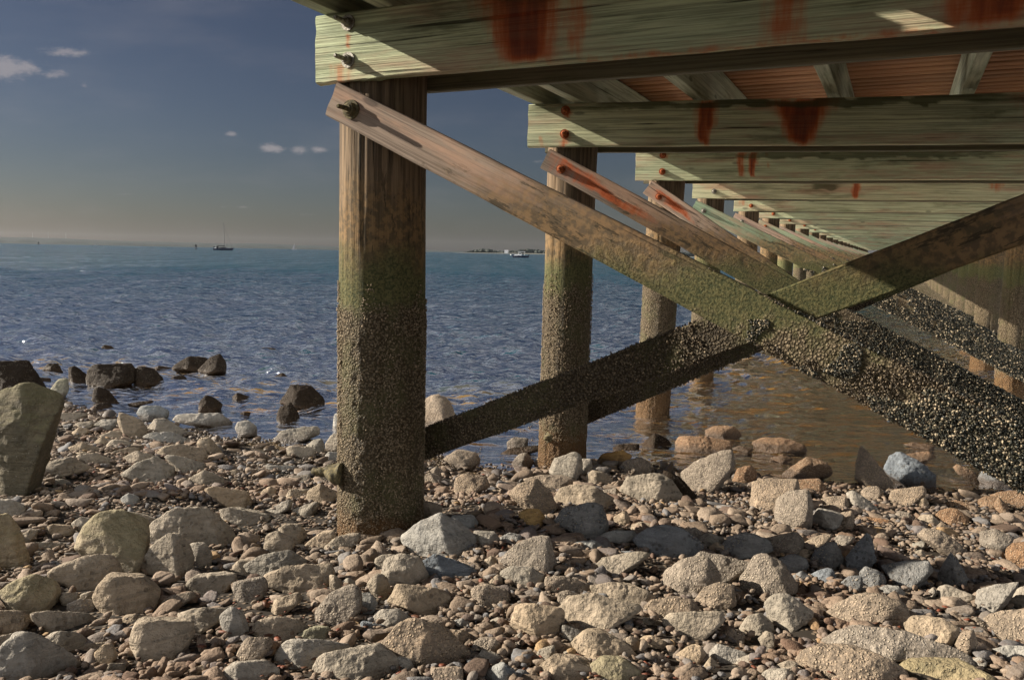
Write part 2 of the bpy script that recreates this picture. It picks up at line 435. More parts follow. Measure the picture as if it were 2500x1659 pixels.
def polar(rs, a0, a1, na):
    a = np.linspace(a0, a1, na); R, A = np.meshgrid(rs, a, indexing='ij')
    X = R * np.sin(A); Y = R * np.cos(A); nr = len(rs)
    idx = np.arange(nr * na).reshape(nr, na)
    Fq = np.stack([idx[:-1, :-1].ravel(), idx[:-1, 1:].ravel(), idx[1:, 1:].ravel(), idx[1:, :-1].ravel()], 1)
    return X.ravel(), Y.ravel(), R.ravel(), Fq[:, ::-1]

def beach_mat():
    mt, nt, out = new_mat('beach_gravel')
    geo = nt.new('ShaderNodeNewGeometry'); pos = geo.outputs['Position']
    pz = nt.new('ShaderNodeSeparateXYZ'); nt.l.new(pos, pz.inputs[0])
    v = nt.voro(pos, 38., 'F1', 'Distance'); vc = nt.voro(pos, 38., 'F1', 'Color'); n = nt.noise(pos, 3, 5, .6)
    sx = nt.new('ShaderNodeSeparateXYZ'); nt.l.new(vc, sx.inputs[0])
    col = nt.mix(sx.outputs[0], (.20, .14, .09), (.10, .085, .065))
    col = nt.mix(nt.map(v, .25, .55), col, (.025, .02, .015))
    under = nt.mix(nt.map(n, .35, .65), (.26, .15, .05), (.10, .075, .03))
    wet = nt.map(pz.outputs[2], .06, -.02)
    deep = nt.map(pz.outputs[2], -.25, -.9)
    under = nt.mix(nt.math('MULTIPLY', nt.map(v, .2, .6), .6), under, (.05, .035, .015))
    under = nt.mix(deep, under, (.05, .055, .03))
    col = nt.mix(wet, col, under)
    principled(nt, out, col, nt.map(wet, 0, 1, .85, .4, False), nt.bump(nt.map(v, .5, .1), .02), .3)
    return mt
GM = beach_mat()
rs = np.concatenate([np.linspace(.05, 1.9, 14), np.linspace(2, 11, 420), np.geomspace(11.2, 9500, 90)])
X, Y, R, Fq = polar(rs, -math.pi, math.pi, 721)
g = mesh_obj('beach_ground', np.stack([X, Y, ground_z(X, Y)], 1), Fq, GM); tag(g, kind='structure')

def sea_mat():
    mt, nt, out = new_mat('sea_water')
    geo = nt.new('ShaderNodeNewGeometry'); pos = geo.outputs['Position']
    d = nt.attr('depth')
    s1 = nt.stretch(pos, (.5, 1.3, 1))
    n1 = nt.noise(s1, 12., 3, .55); n2 = nt.noise(s1, 3.6, 3, .5); n3 = nt.noise(nt.stretch(pos, (.45, 1, 1)), .55, 5, .6)
    n4 = nt.noise(nt.stretch(pos, (.4, 1, 1)), .09, 5, .62)
    far = nt.attr('far')
    calm = nt.attr('calm')
    b = nt.bump(nt.math('MULTIPLY', n1, nt.math('SUBTRACT', 1., nt.math('MULTIPLY', far, .7))), .03, 1.)
    b = nt.bump(nt.math('MULTIPLY', n2, nt.math('ADD', .6, nt.math('MULTIPLY', far, .6))), .20, 1., b)
    b = nt.bump(nt.math('MULTIPLY', n3, far), .7, 1., b)
    b = nt.bump(nt.math('MULTIPLY', n4, far), 3., 1., b)
    paw = nt.noise(nt.stretch(pos, (.42, .035, 1)), 1., 6, .75)
    fr = nt.new('ShaderNodeFresnel'); fr.inputs['IOR'].default_value = 1.34; nt.l.new(b, fr.inputs['Normal'])
    bodyc = nt.mix(nt.map(d, .1, .6), (.42, .20, .035), (.24, .14, .035))
    bodyc = nt.mix(nt.map(d, .45, .95), bodyc, (.009, .043, .064))
    dif = nt.new('ShaderNodeBsdfDiffuse'); nt.l.new(bodyc, dif.inputs['Color'])
    tr = nt.new('ShaderNodeBsdfTransparent')
    nt.l.new(nt.mix(nt.map(d, 0, .5), (.95, .9, .8), (.72, .50, .22)), tr.inputs[0])
    ms = nt.new('ShaderNodeMixShader'); nt.l.new(nt.map(d, -.02, .6, .0, 1., False), ms.inputs[0])
    nt.l.new(tr.outputs[0], ms.inputs[1]); nt.l.new(dif.outputs[0], ms.inputs[2])
    gl = nt.new('ShaderNodeBsdfGlossy'); nt.put(gl.inputs['Roughness'], nt.map(far, 0, 1, .07, .16, False)); nt.l.new(b, gl.inputs['Normal'])
    gl.inputs['Color'].default_value = (.95, .97, 1, 1)
    m2 = nt.new('ShaderNodeMixShader'); nt.l.new(nt.math('MULTIPLY', fr.outputs[0], nt.math('ADD', nt.map(far, .0, 1, 1., .5, False), nt.math('MULTIPLY', far, nt.map(paw, .35, .65, -.3, .3, False)))), m2.inputs[0])
    nt.l.new(ms.outputs[0], m2.inputs[1]); nt.l.new(gl.outputs[0], m2.inputs[2])
    nt.l.new(m2.outputs[0], out.inputs[0])
    return mt
rng = np.random.default_rng(5)
rs = np.concatenate([np.geomspace(4.2, 70, WAVE_R), np.geomspace(70.5, 9500, 260)])
X, Y, R, Fq = polar(rs, -1.15, 1.15, WAVE_A)
dep = -ground_z(X, Y)
Z = np.zeros_like(X); cell = np.maximum(R * 2.3 / WAVE_A, R * math.log(70 / 4.2) / WAVE_R)
for k in range(96):
    lam = .14 * (6.5 ** rng.random()) if k % 8 else rng.uniform(1.2, 3.5); th = math.radians(-165 + rng.normal() * 48); K = 2 * math.pi / lam
    amp = .0088 * lam ** .95 * (.6 + .8 * rng.random())
    if lam > 1.1: amp *= .7
    fade = np.clip((lam / cell - 2.2) / 2.5, 0, 1)
    ph = K * (X * math.sin(th) + Y * math.cos(th)) + rng.random() * 6.28 + .8 * np.sin(X * .23 * (k % 5 + 1) + k) * np.sin(Y * .19 + k)
    s = np.sin(ph); Z += amp * fade * (s + .22 * np.cos(2 * ph)) * (.75 + .5 * np.sin(X * .31 + k * 1.7 + Y * .12))
shore = np.clip(.28 + dep / .9, .22, 1)
Z *= shore
keep = dep > -.10
far = np.clip((R - 12) / 60, 0, 1)
ok = keep[Fq].any(1)
sea = mesh_obj('sea', np.stack([X, Y, Z], 1), Fq[ok], sea_mat(), attrs={'depth': dep, 'far': far, 'calm': shore}); tag(sea, kind='structure')

# ------------------------------------------------------------------ the pier
CAP_Z = 2.37; CAP_H = .295
LA = math.radians(24.6); LD = np.array([math.sin(LA), math.cos(LA), 0])
BENTS = [(-.914, 3.896), (.083, 6.039), (1.202, 8.52), (2.281, 10.892), (3.547, 13.698), (4.60, 15.95), (5.70, 18.35),
         (6.95, 21.05), (8.20, 23.80), (9.30, 26.20), (10.55, 28.95), (11.75, 31.60)]
while len(BENTS) < 24: BENTS.append((BENTS[-1][0] + 1.16, BENTS[-1][1] + 2.53))
TH = [25.0] + [18.0] * 30
TILT = [.001, -.0125, -.006, -.0095, -.005, -.010] + [-.006] * 30
pier = empty('timber_pier', (BENTS[0][0], BENTS[0][1], 0))
tag(pier, 'long weathered timber pier with rust-stained cap beams, round piles and crossed braces', 'pier')
Einv = Matrix.Translation((-BENTS[0][0], -BENTS[0][1], 0))
def frame(i):
    a = math.radians(TH[i]); o = BENTS[i]
    T = Vector((math.cos(a), -math.sin(a), 0)); B = Vector((math.sin(a), math.cos(a), 0))
    return Vector((o[0], o[1], 0)), T, B
def bent_matrix(i, t, n, z, slope=0.):
    """local X along the beam (in the bent's plane), Y away from the viewer, Z up"""
    o, T, B = frame(i)
    x = (T + Vector((0, 0, slope))).normalized(); zz = x.cross(B) * 1.0
    zz = Vector((0, 0, 1)) - x * x.z; zz.normalize()
    M = Matrix.Identity(4)
    for r in range(3): M[r][0] = x[r]; M[r][1] = B[r]; M[r][2] = zz[r]
    p = o + T * t + B * n + Vector((0, 0, z))
    M[0][3], M[1][3], M[2][3] = p
    return M

def bolt_mesh(rod=.10, wr=.036, nr=.021):
    V = []; Fc = []
    def cyl(r0, r1, y0, y1, k, ph=0.):
        b = len(V)
        for (r, y) in ((r0, y0), (r1, y1)):
            for j in range(k):
                a = 2 * math.pi * j / k + ph; V.append((r * math.cos(a), y, r * math.sin(a)))
        for j in range(k): Fc.append((b + j, b + (j + 1) % k, b + k + (j + 1) % k, b + k + j))
        Fc.append(tuple(b + k + j for j in range(k))); Fc.append(tuple(b + k - 1 - j for j in range(k)))
    cyl(wr, wr * .96, .004, -.007, 24); cyl(nr * 1.05, nr, -.006, -.030, 6, .3); cyl(nr * .8, nr * .6, -.03, -.036, 10)
    cyl(.0105, .0098, -.03, -rod + .006, 12); cyl(.0098, .006, -rod + .006, -rod, 12)
    return np.array(V), Fc
BV, BF = bolt_mesh(); SV, SF = bolt_mesh(.055, .034, .024); CV, CF = bolt_mesh(.10, .044, .031)
bolt_me = {}
def bolt(parent, x, z, kind='s', label=None):
    if kind not in bolt_me:
        v, f, mt = {'g': (BV, BF, GALV), 's': (SV, SF, RUST), 'c': (CV, CF, CRUSTY), 'n': (SV, SF, GALV)}[kind]
        o = mesh_obj('bolt', v, f, mt, parent, smooth=False); bolt_me[kind] = o.data
    else:
        o = bpy.data.objects.new('bolt', bolt_me[kind]); C.objects.link(o); o.parent = parent
    o.location = (x, 0, z)
    if label: o['label'] = label
    return o

def polymask(x, z, stains):
    """stains: (top_left, top_right, bottom_left, bottom_right, z_top, z_bottom, strength) -> soft mask"""
    m_ = np.zeros_like(x)
    q3 = np.stack([x * 9, z * 14, x * 0], 1); x = x + .022 * fbm(q3, 41, 3); z = z + .02 * fbm(q3 + 9, 42, 2)
    for a, b, c, d, zt, zb, s in stains:
        u = np.clip((zt - z) / (zt - zb), -1, 2); l = a + (c - a) * u; r = b + (d - b) * u
        mid = (l + r) / 2; hw = np.maximum((r - l) / 2, .01)
        q = np.clip(1.35 - np.abs(x - mid) / hw, 0, 1) * np.clip(6 * (u + .08), 0, 1) * np.clip(6 * (1.04 - u), 0, 1)
        m_ = np.maximum(m_, q * s)
    return m_
RUSTS = {0: [(.82, 1.22, .93, 1.16, .30, .0, 1.), (1.22, 1.34, 1.22, 1.30, .30, .02, .5), (1.95, 2.14, 1.97, 2.12, .30, .0, .55), (2.5, 2.95, 2.55, 2.8, .3, .0, .85),
             (.84, 3.2, .84, 3.2, .012, -.01, .35), (.165, .195, .168, .19, .2, .15, .6), (.09, .24, .1, .2, .075, .0, .38)],
         1: [(1.15, 1.33, 1.19, 1.26, .30, .0, .85), (1.62, 2.05, 1.76, 1.90, .30, .0, 1.), (.24, .32, .26, .30, .27, .19, .7), (.22, .32, .24, .29, .09, .0, .5),
             (.09, .14, .1, .13, .07, .0, .4), (3.0, 3.3, 3.1, 3.2, .3, .1, .4)],
         2: [(.97, 1.07, .99, 1.05, .30, .03, .7), (1.10, 1.18, 1.12, 1.16, .30, .02, .85), (.26, .33, .27, .31, .27, .2, .5), (1.26, 1.28, 1.26, 1.28, .3, .1, .35)],
         3: [(1.88, 2.0, 1.92, 2.0, .3, .0, .8), (.3, 3.5, .3, 3.5, .31, .24, .12), (3.3, 3.6, 3.4, 3.5, .3, .1, .5)]}
DIRT_SHADE = {0: [(.25, 1.6, .25, 1.0, .30, .16, .5), (1.6, 3.4, 1.8, 3.2, .3, .15, .5)], 1: [(-.1, 3.6, -.1, 3.6, .30, .24, .85), (2.85, 3.1, 2.7, 2.9, .2, .12, .5)],
        2: [(.3, 3.7, .3, 3.7, .30, .19, .75), (2.1, 2.9, 2.2, 2.7, .3, .12, .5)], 3: [(.1, 2.2, .4, 2.0, .28, .1, .4), (1.3, 1.9, 1.4, 1.8, .28, .1, .8)]}
for k in range(4, 16): DIRT_SHADE[k] = [(.0, 4.6, .0, 4.6, .30, .16, 1.25)]; RUSTS[k] = [(.05, .2, .08, .18, .3, .1, .5)]  # far caps: tops darkened in colour to imitate shaded gaps between beams
random.seed(4)
NB = len(BENTS); CAP_L = 4.45
CAPLAB = {0: 'nearest cap beam, front timber with a broad dark red rust stain', 1: 'second cap beam, rust running down in a funnel shape',
          2: 'third cap beam with two narrow rust streaks', 3: 'fourth cap beam with reddish patches'}
for i in range(NB):
    for side, (n0, W) in enumerate(((-.0, .048), (.345, .048))):
        fine = side == 0 and i < 4
        V, fc = beam_mesh(CAP_L if i else 4.2, CAP_H, CAP_H, W, .022 if fine else (.12 if i < 12 else 1.5), 14 if fine else (8 if side == 0 and i < 16 else 2), .0022 if i < 6 else 0, i * 7 + side)
        at = {'rust': np.zeros(len(V)), 'dirt_shade': np.zeros(len(V))}
        if side == 0 and i in RUSTS:
            at['rust'] = polymask(V[:, 0], V[:, 2] + CAP_H / 2, RUSTS[i]); at['dirt_shade'] = polymask(V[:, 0], V[:, 2] + CAP_H / 2, DIRT_SHADE[i])
        if i == 0 and side == 0:                                    # ragged splintered lower edge at the sawn end
            q = (V[:, 2] < -CAP_H / 2 + .012) & (V[:, 0] < .35)
            V[q, 2] += .006 * fbm(V[q] * 60, 2, 3) - .004
        t0 = 0. if side == 0 else .03
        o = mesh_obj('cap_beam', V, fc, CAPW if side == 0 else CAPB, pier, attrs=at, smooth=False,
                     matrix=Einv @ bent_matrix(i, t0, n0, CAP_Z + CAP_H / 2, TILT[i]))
        if side == 0 and i in CAPLAB: o['label'] = CAPLAB[i]
        if side == 0 and i < 12:
            k = 'g' if i == 0 else ('n' if i == 3 else 's')
            xb = .18 if i == 0 else .27
            bolt(o, xb, .10, k); bolt(o, xb, -.06, k)
            if i and i < 6: bolt(o, 3.78, .05, k)

# piles
def pile_mesh(H, r0, r1, seed, fine):
    na, nz_ = (110, int(H / .012)) if fine else (20, 12)
    a = np.linspace(0, 2 * math.pi, na, endpoint=False)
    def ring(i, z):
        r = r0 + (r1 - r0) * z / H
        return np.stack([r * np.cos(a), r * np.sin(a), np.full(na, z)], 1)
    V, fc = sweep(np.linspace(0, H, nz_), ring)
    rad = np.hypot(V[:, 0], V[:, 1]); inn = rad < 1e-3
    A = np.stack([V[:, 0] / np.maximum(rad, 1e-4), V[:, 1] / np.maximum(rad, 1e-4), V[:, 2]], 1)
    d = .006 * fbm(A * np.array([1.6, 1.6, .8]) + seed, seed, 2)
    if fine:
        zz = V[:, 2] - .3
        g_ = fbm(A * np.array([9, 9, .7]) + seed * 2, seed + 5, 3)
        d += -.007 * np.clip(g_ - .35, 0, 1) * 2
        crustz = np.clip((1.36 - zz + .1 * fbm(A * 3, seed + 2, 2)) / .12, 0, 1)
        d += crustz * (.004 + .0055 * fbm(A * np.array([22, 22, 42]), seed + 8, 3))
    V[:, 0] += A[:, 0] * d * ~inn; V[:, 1] += A[:, 1] * d * ~inn
    return V, fc
def lean_matrix(i, tb, tt, n, zb, H):
    o, T, B = frame(i)
    b = o + T * tb + B * n + Vector((0, 0, zb)); t = o + T * tt + B * n + Vector((0, 0, zb + H))
    z = (t - b).normalized(); x = (T - z * T.dot(z)).normalized(); y = z.cross(x)
    M = Matrix.Identity(4)
    for r in range(3): M[r][0] = x[r]; M[r][1] = y[r]; M[r][2] = z[r]; M[r][3] = b[r]
    return M
PILES = {0: (.20, .212, .205, .208), 1: (.245, .275, .172, .180), 2: (.205, .295, .17, .178), 3: (.16, .22, .17, .17)}
far_pile = None
near_piles = []
for i in range(NB):
    for row in (0, 1):
        if row == 0: tb, tt, ra, rb = PILES.get(i, (.20 + random.uniform(-.03, .03), .23, .165, .165))
        else: tb, tt, ra, rb = 3.80 + random.uniform(-.03, .03), 3.82, .17, .165
        zb = -.3 if i == 0 else -.6 - (.2 * min(i, 8))
        H = 2.665 - zb; fine = (row == 0 and i < 3) or (row == 1 and i in (3, 4))
        if row == 0 and i == 0 or fine:
            V, fc = pile_mesh(H, ra, rb, i * 3 + row, fine)
            o = mesh_obj('pile', V, fc, PILE, pier, matrix=Einv @ lean_matrix(i, tb, tt, .235, zb, H))
        else:
            V, fc = pile_mesh(H, ra, rb, i * 3 + row, False)
            o = mesh_obj('pile', V, fc, PILE, pier, matrix=Einv @ lean_matrix(i, tb, tt, .235, zb, H))
        if row == 0 and i == 0: o['label'] = 'nearest round pile standing among the rocks'; pile0 = o
        if row == 0 and i == 1: o['label'] = 'second pile, standing at the water edge'; pile1 = o
        if row == 0 and i == 2: o['label'] = 'third pile, standing in the water'; pile2 = o
        if row == 1 and i == 3: pile3r = o
        if row == 1 and i == 4: pile4r = o

# barnacles, mussels: small lumps scattered over a surface, one mesh per carrier
def lumps(P, Nrm, size, cval, rng, sub=1, flat=(.9, .9, 1.), jitter=.25):
    """P (n,3) centres, Nrm (n,3) outward normals, size (n,)"""
    V0, F0 = ico(sub); n = len(P); k = len(V0)
    r3 = rng.normal(size=(n, 3)); t1 = np.cross(Nrm, r3); t1 /= np.linalg.norm(t1, axis=1)[:, None]; t2 = np.cross(Nrm, t1)
    sx = size * flat[0] * rng.uniform(.6, 1.3, n); sy = size * flat[1] * rng.uniform(.6, 1.1, n); sz = size * flat[2] * rng.uniform(.6, 1.2, n)
    vj = V0[None] * (1 + jitter * rng.uniform(-1, 1, (n, k, 1)))
    W = P[:, None] + vj[:, :, :1] * (t1 * sx[:, None])[:, None] + vj[:, :, 1:2] * (t2 * sy[:, None])[:, None] + vj[:, :, 2:] * (Nrm * sz[:, None])[:, None]
    Fq = (F0[None] + (np.arange(n) * k)[:, None, None]).reshape(-1, 3)
    cc = np.repeat(cval, k) + .12 * vj[:, :, 2].ravel()
    return W.reshape(-1, 3), Fq, cc

def pile_barnacles(o, H, ra, rb, zb, n, seed, ztop=1.36, side=None):
    rng = np.random.default_rng(seed)
    z = rng.uniform(.25, ztop + .12, n) - zb; a = rng.uniform(0, 2 * math.pi, n)
    A = np.stack([np.cos(a), np.sin(a), np.zeros(n)], 1)
    dens = fbm(np.stack([A[:, 0] * 3, A[:, 1] * 3, z * 3], 1), seed, 3)
    keep = (dens > -.45 + .9 * np.clip((z + zb - ztop + .05) / .15, 0, 1)); z = z[keep]; A = A[keep]; a = a[keep]; n = len(z)
    r = ra + (rb - ra) * z / H + .004
    P = A * r[:, None]; P[:, 2] = z
    s = rng.uniform(.0026, .0054, n) * np.where(rng.random(n) < .04, 1.7, 1)
    c = rng.uniform(.58, .86, n)
    V, Fq, cc = lumps(P, A, s, c, rng)
    b = mesh_obj('barnacle_crust', V, Fq, BARN, o, attrs={'c': cc}); tag(b, kind='stuff')
pile_barnacles(pile0, 2.965, .205, .208, -.3, 9000, 11)
pile_barnacles(pile1, 3.465, .172, .180, -.8, 6500, 12)
pile_barnacles(pile2, 3.665, .17, .178, -1.0, 4000, 13)
pile_barnacles(pile3r, 3.865, .17, .165, -1.2, 4500, 14, 1.2)
pile_barnacles(pile4r, 4.065, .17, .165, -1.4, 3500, 15, 1.2)
# the crusted old bolt that sticks out of the nearest pile, and the knob on the second
def crusty_stub(parent, M, L, r, seed):
    na = 14; a = np.linspace(0, 2 * math.pi, na, endpoint=False)
    def ring(i, s):
        u = s / L; rr = r * (1.0 - .62 * min(1, max(0, (u - .25) / .3))) * (1 if u < .93 else .8)
        return np.stack([np.full(na, s), rr * np.cos(a), rr * np.sin(a)], 1)
    V, fc = sweep(np.linspace(0, L, 26), ring)
    V += .25 * r * fbm(V * 28, seed, 3)[:, None] * np.array([0, 1, 1])
    o = mesh_obj('bolt', V, fc, CRUSTY, parent, matrix=M); o['label'] = 'thick crusted bolt sticking out near the foot'
crusty_stub(pile0, Matrix.Translation((-.09, -.195, .86)) @ Matrix.Rotation(math.radians(188), 4, 'Z'), .155, .052, 3)
crusty_stub(pile1, Matrix.Translation((-.06, -.14, 1.075)) @ Matrix.Rotation(math.radians(-110), 4, 'Z'), .075, .045, 4)

# braces: (bent, t0, z0 of the centre line, slope, length along t, perpendicular height at both ends, n, material)
def brace(i, t0, z0, slope, tl, h0, h1, n, mat, thick=.05, fine=False, rust=None, label=None, seed=0):
    cs = math.sqrt(1 + slope * slope); L = tl * cs
    V, fc = beam_mesh(L, h0, h1, thick, .03 if fine else (.3 if i < 8 else 2), 10 if fine else 2, .003 if i < 6 else 0, seed + i)
    at = {'rust': np.zeros(len(V)), 'dirt_shade': np.zeros(len(V))}
    if rust: at['rust'] = polymask(V[:, 0], V[:, 2] + h0 / 2, rust)
    o = mesh_obj('brace', V, fc, mat, pier, smooth=False, attrs=at, matrix=Einv @ bent_matrix(i, t0, n, z0, slope))
    if label: o['label'] = label
    return o, L
def crust(o, L, h0, h1, thick, x0, x1, n, seed, full=None, size=(.0055, .0105), mat=None, M=None, zgrow=.02):
    rng = np.random.default_rng(seed)
    x = rng.uniform(x0, x1, n); g_ = np.clip((x - x0) / (x1 - x0), 0, 1)
    face = rng.random(n); h = h0 + (h1 - h0) * x / L
    v = rng.uniform(-.5, .5, n)
    y = np.zeros(n); z = v * h; Nn = np.tile(np.array([0, -1., 0]), (n, 1))
    tp = face < .16; y[tp] = rng.uniform(0, thick, tp.sum()); z[tp] = h[tp] / 2; Nn[tp] = (0, -.2, 1)
    bt = (face >= .16) & (face < .28); y[bt] = rng.uniform(0, thick, bt.sum()); z[bt] = -h[bt] / 2; Nn[bt] = (0, -.2, -1)
    P = np.stack([x, y, z], 1)
    cl = fbm(P * np.array([9, 9, 9]) + seed, seed, 3)
    cl = cl * .6; thr = 1.0 - (full if full is not None else 1.7) * g_ + .5 * (v + .1)      # grows first along the lower edge
    cl = np.minimum(cl, .62); keep = cl > thr - .35; P = P[keep]; Nn = Nn[keep]; cl = cl[keep]; gg = g_[keep]; m_ = len(P)
    Nn = Nn + rng.normal(size=Nn.shape) * .35; Nn /= np.linalg.norm(Nn, axis=1)[:, None]
    build = np.clip(cl - thr[keep] + .35, 0, 1) * rng.uniform(0, 1, m_)
    P = P + Nn * (zgrow * gg * build)[:, None]
    s = rng.uniform(size[0], size[1], m_) * (.4 + .75 * np.sqrt(gg))
    c = np.where(rng.random(m_) < .24 - .06 * gg, rng.uniform(.7, 1, m_), rng.uniform(.15, .6, m_))
    V, Fq, cc = lumps(P, Nn, s, c, rng, 1, (.55, .9, 1.35), .35)
    b = mesh_obj('mussel_crust', V, Fq, mat or MUSSEL, o, attrs={'c': cc}, smooth=False); tag(b, kind='stuff')

o, L = brace(0, .085, 2.295, -.470, 3.9, .155, .195, -.004, BRA1, .052, True, label='nearest brace running down to the right, crusted with mussels low down', seed=1)
bolt(o, .125, .0, 'c')
crust(o, L, .155, .195, .052, 2.05, L, 34000, 21, 3.0)
crust(o, L, .155, .195, .052, 1.75, 3.2, 9000, 22, 1.6, (.0035, .006), BARN, zgrow=.006)
o, L = brace(0, .05, .53, .445, 3.95, .150, .180, .395, BRAB, .05, True, label='nearest brace rising to the right behind the pile', seed=2)
crust(o, L, .15, .18, .05, -1.2, L * .42, 4500, 23, 1.5, (.003, .006), BARN, zgrow=.008)
o, L = brace(1, .13, 2.29, -.530, 3.6, .150, .20, .0, BRA1, .05, True, [(.0, .35, .15, .9, .15, .02, .55), (.1, .9, .3, .9, .09, .03, .7)], seed=3)
bolt(o, .14, -.01, 's')
crust(o, L, .15, .20, .05, 1.85, L, 20000, 24, 3.2)
o, L = brace(1, .05, .24, .51, 3.9, .155, .17, .395, BRAB, .05, True, seed=4)
crust(o, L, .15, .18, .05, -1.2, L * .4, 2500, 25, 1.5, (.005, .009), BARN, zgrow=.008)
o, L = brace(2, .13, 2.31, -.67, 3.5, .155, .17, .0, BRAP, .05, True, [(.05, .4, .2, .7, .12, .03, .7)], seed=5)
bolt(o, .15, -.02, 's')
crust(o, L, .155, .17, .05, 1.4, L, 9000, 26, 1.7)
o, L = brace(2, .05, .42, .47, 3.9, .16, .16, .395, BRAB, seed=6)
o, L = brace(3, .02, 2.27, -.478, 4.0, .165, .24, .0, BRAG, .05, True, seed=7)
bolt(o, .14, 0., 'n')
crust(o, L, .165, .26, .05, 1.3, L, 16000, 27, 2.0, (.010, .018))
o, L = brace(3, .05, .5, .45, 3.9, .16, .16, .395, BRAB, seed=8)
for i in range(4, NB):
    o, L = brace(i, .0, 2.28 + random.uniform(-.01, .01), -.475 + random.uniform(-.012, .012), 4.0, .16, .19, .0, random.choice((BRAG, BRAP, BRAG)) if i != 6 else BRAP, seed=9)
    if i < 12: bolt(o, .15, 0., 's' if i > 4 else 'n')
    if i < 6: crust(o, L, .165, .22, .05, 1.3, L, 6000, 30 + i, 2.0, (.012, .02))
    brace(i, .05, .52, .45, 3.9, .16, .16, .395, BRAB, seed=10)

# stringers and decking, running out over the sea along LD
TS = np.array([math.cos(LA), -math.sin(LA), 0])
def along_matrix(t, n, z):
    """local X across the pier, local Y along it"""
    M = Matrix.Identity(4); o = np.array([BENTS[0][0], BENTS[0][1], 0]) + TS * t + LD * n
    for r in range(3): M[r][0] = TS[r]; M[r][1] = LD[r]
    M[0][3], M[1][3], M[2][3] = o[0], o[1], z
    return M
BACK, FRONT = -9.5, 68.
for k, t in enumerate((.045, .33, 1.13, 1.965, 2.74, 3.52, 4.20)):
    prof = rect_profile(.295, .078, 2, 1, .004)
    st = np.concatenate([np.arange(BACK, 12, .5), np.linspace(12, FRONT, 12)])
    V, fc = sweep(st, lambda i, s: np.stack([prof[:, 0], np.full(len(prof), s), prof[:, 1]], 1))
    V[:, 0] += .003 * fbm(V * np.array([2, .8, 2]) + k, k, 2)
    o = mesh_obj('stringer', V, fc, STRW, pier, smooth=False, matrix=Einv @ along_matrix(t, 0, CAP_Z + CAP_H + .002 + .1475))
    if k == 0: o['label'] = 'outermost stringer along the open side of the deck'
VV = []; FF = []; TT = []; y = BACK; rng = np.random.default_rng(8); cnt = 0
HOLE_N = -.332                                  # one wide gap in front of the first cap lets a patch of sun through
while y < FRONT:
    w = .138; gap = .007
    if y < HOLE_N <= y + w + gap: w = HOLE_N - .025 - y; gap = .052
    if w > .02:
        zt = rng.uniform(-.003, .003); x0 = -.03 + rng.uniform(-.012, .012); x1 = 4.36 + rng.uniform(-.012, .012)
        b = len(VV) * 8
        VV.append(np.array([(x, yy, z) for x in (x0, x1) for yy in (y, y + w) for z in (zt, zt + .038)]))
        q = np.array([(0, 1, 3, 2), (4, 6, 7, 5), (0, 4, 5, 1), (2, 3, 7, 6), (0, 2, 6, 4), (1, 5, 7, 3)]) + b
        FF.append(q); TT.append(np.full(8, rng.random()))
    if gap > .02:                               # the gap is open only between two of the stringers
        for xa, xb in ((-.03, 1.16), (1.975, 4.36)):
            b = len(VV) * 8; VV.append(np.array([(x, yy, z) for x in (xa, xb) for yy in (y + w + .006, y + w + gap - .004) for z in (0, .038)]))
            FF.append(np.array([(0, 1, 3, 2), (4, 6, 7, 5), (0, 4, 5, 1), (2, 3, 7, 6), (0, 2, 6, 4), (1, 5, 7, 3)]) + b); TT.append(np.full(8, .4))
    y += w + gap
o = mesh_obj('decking', np.concatenate(VV), np.concatenate(FF), DECK, pier, smooth=False, attrs={'tone': np.concatenate(TT)},
             matrix=Einv @ along_matrix(0, 0, CAP_Z + 2 * CAP_H + .008))
o['label'] = 'reddish brown deck boards laid across the stringers'

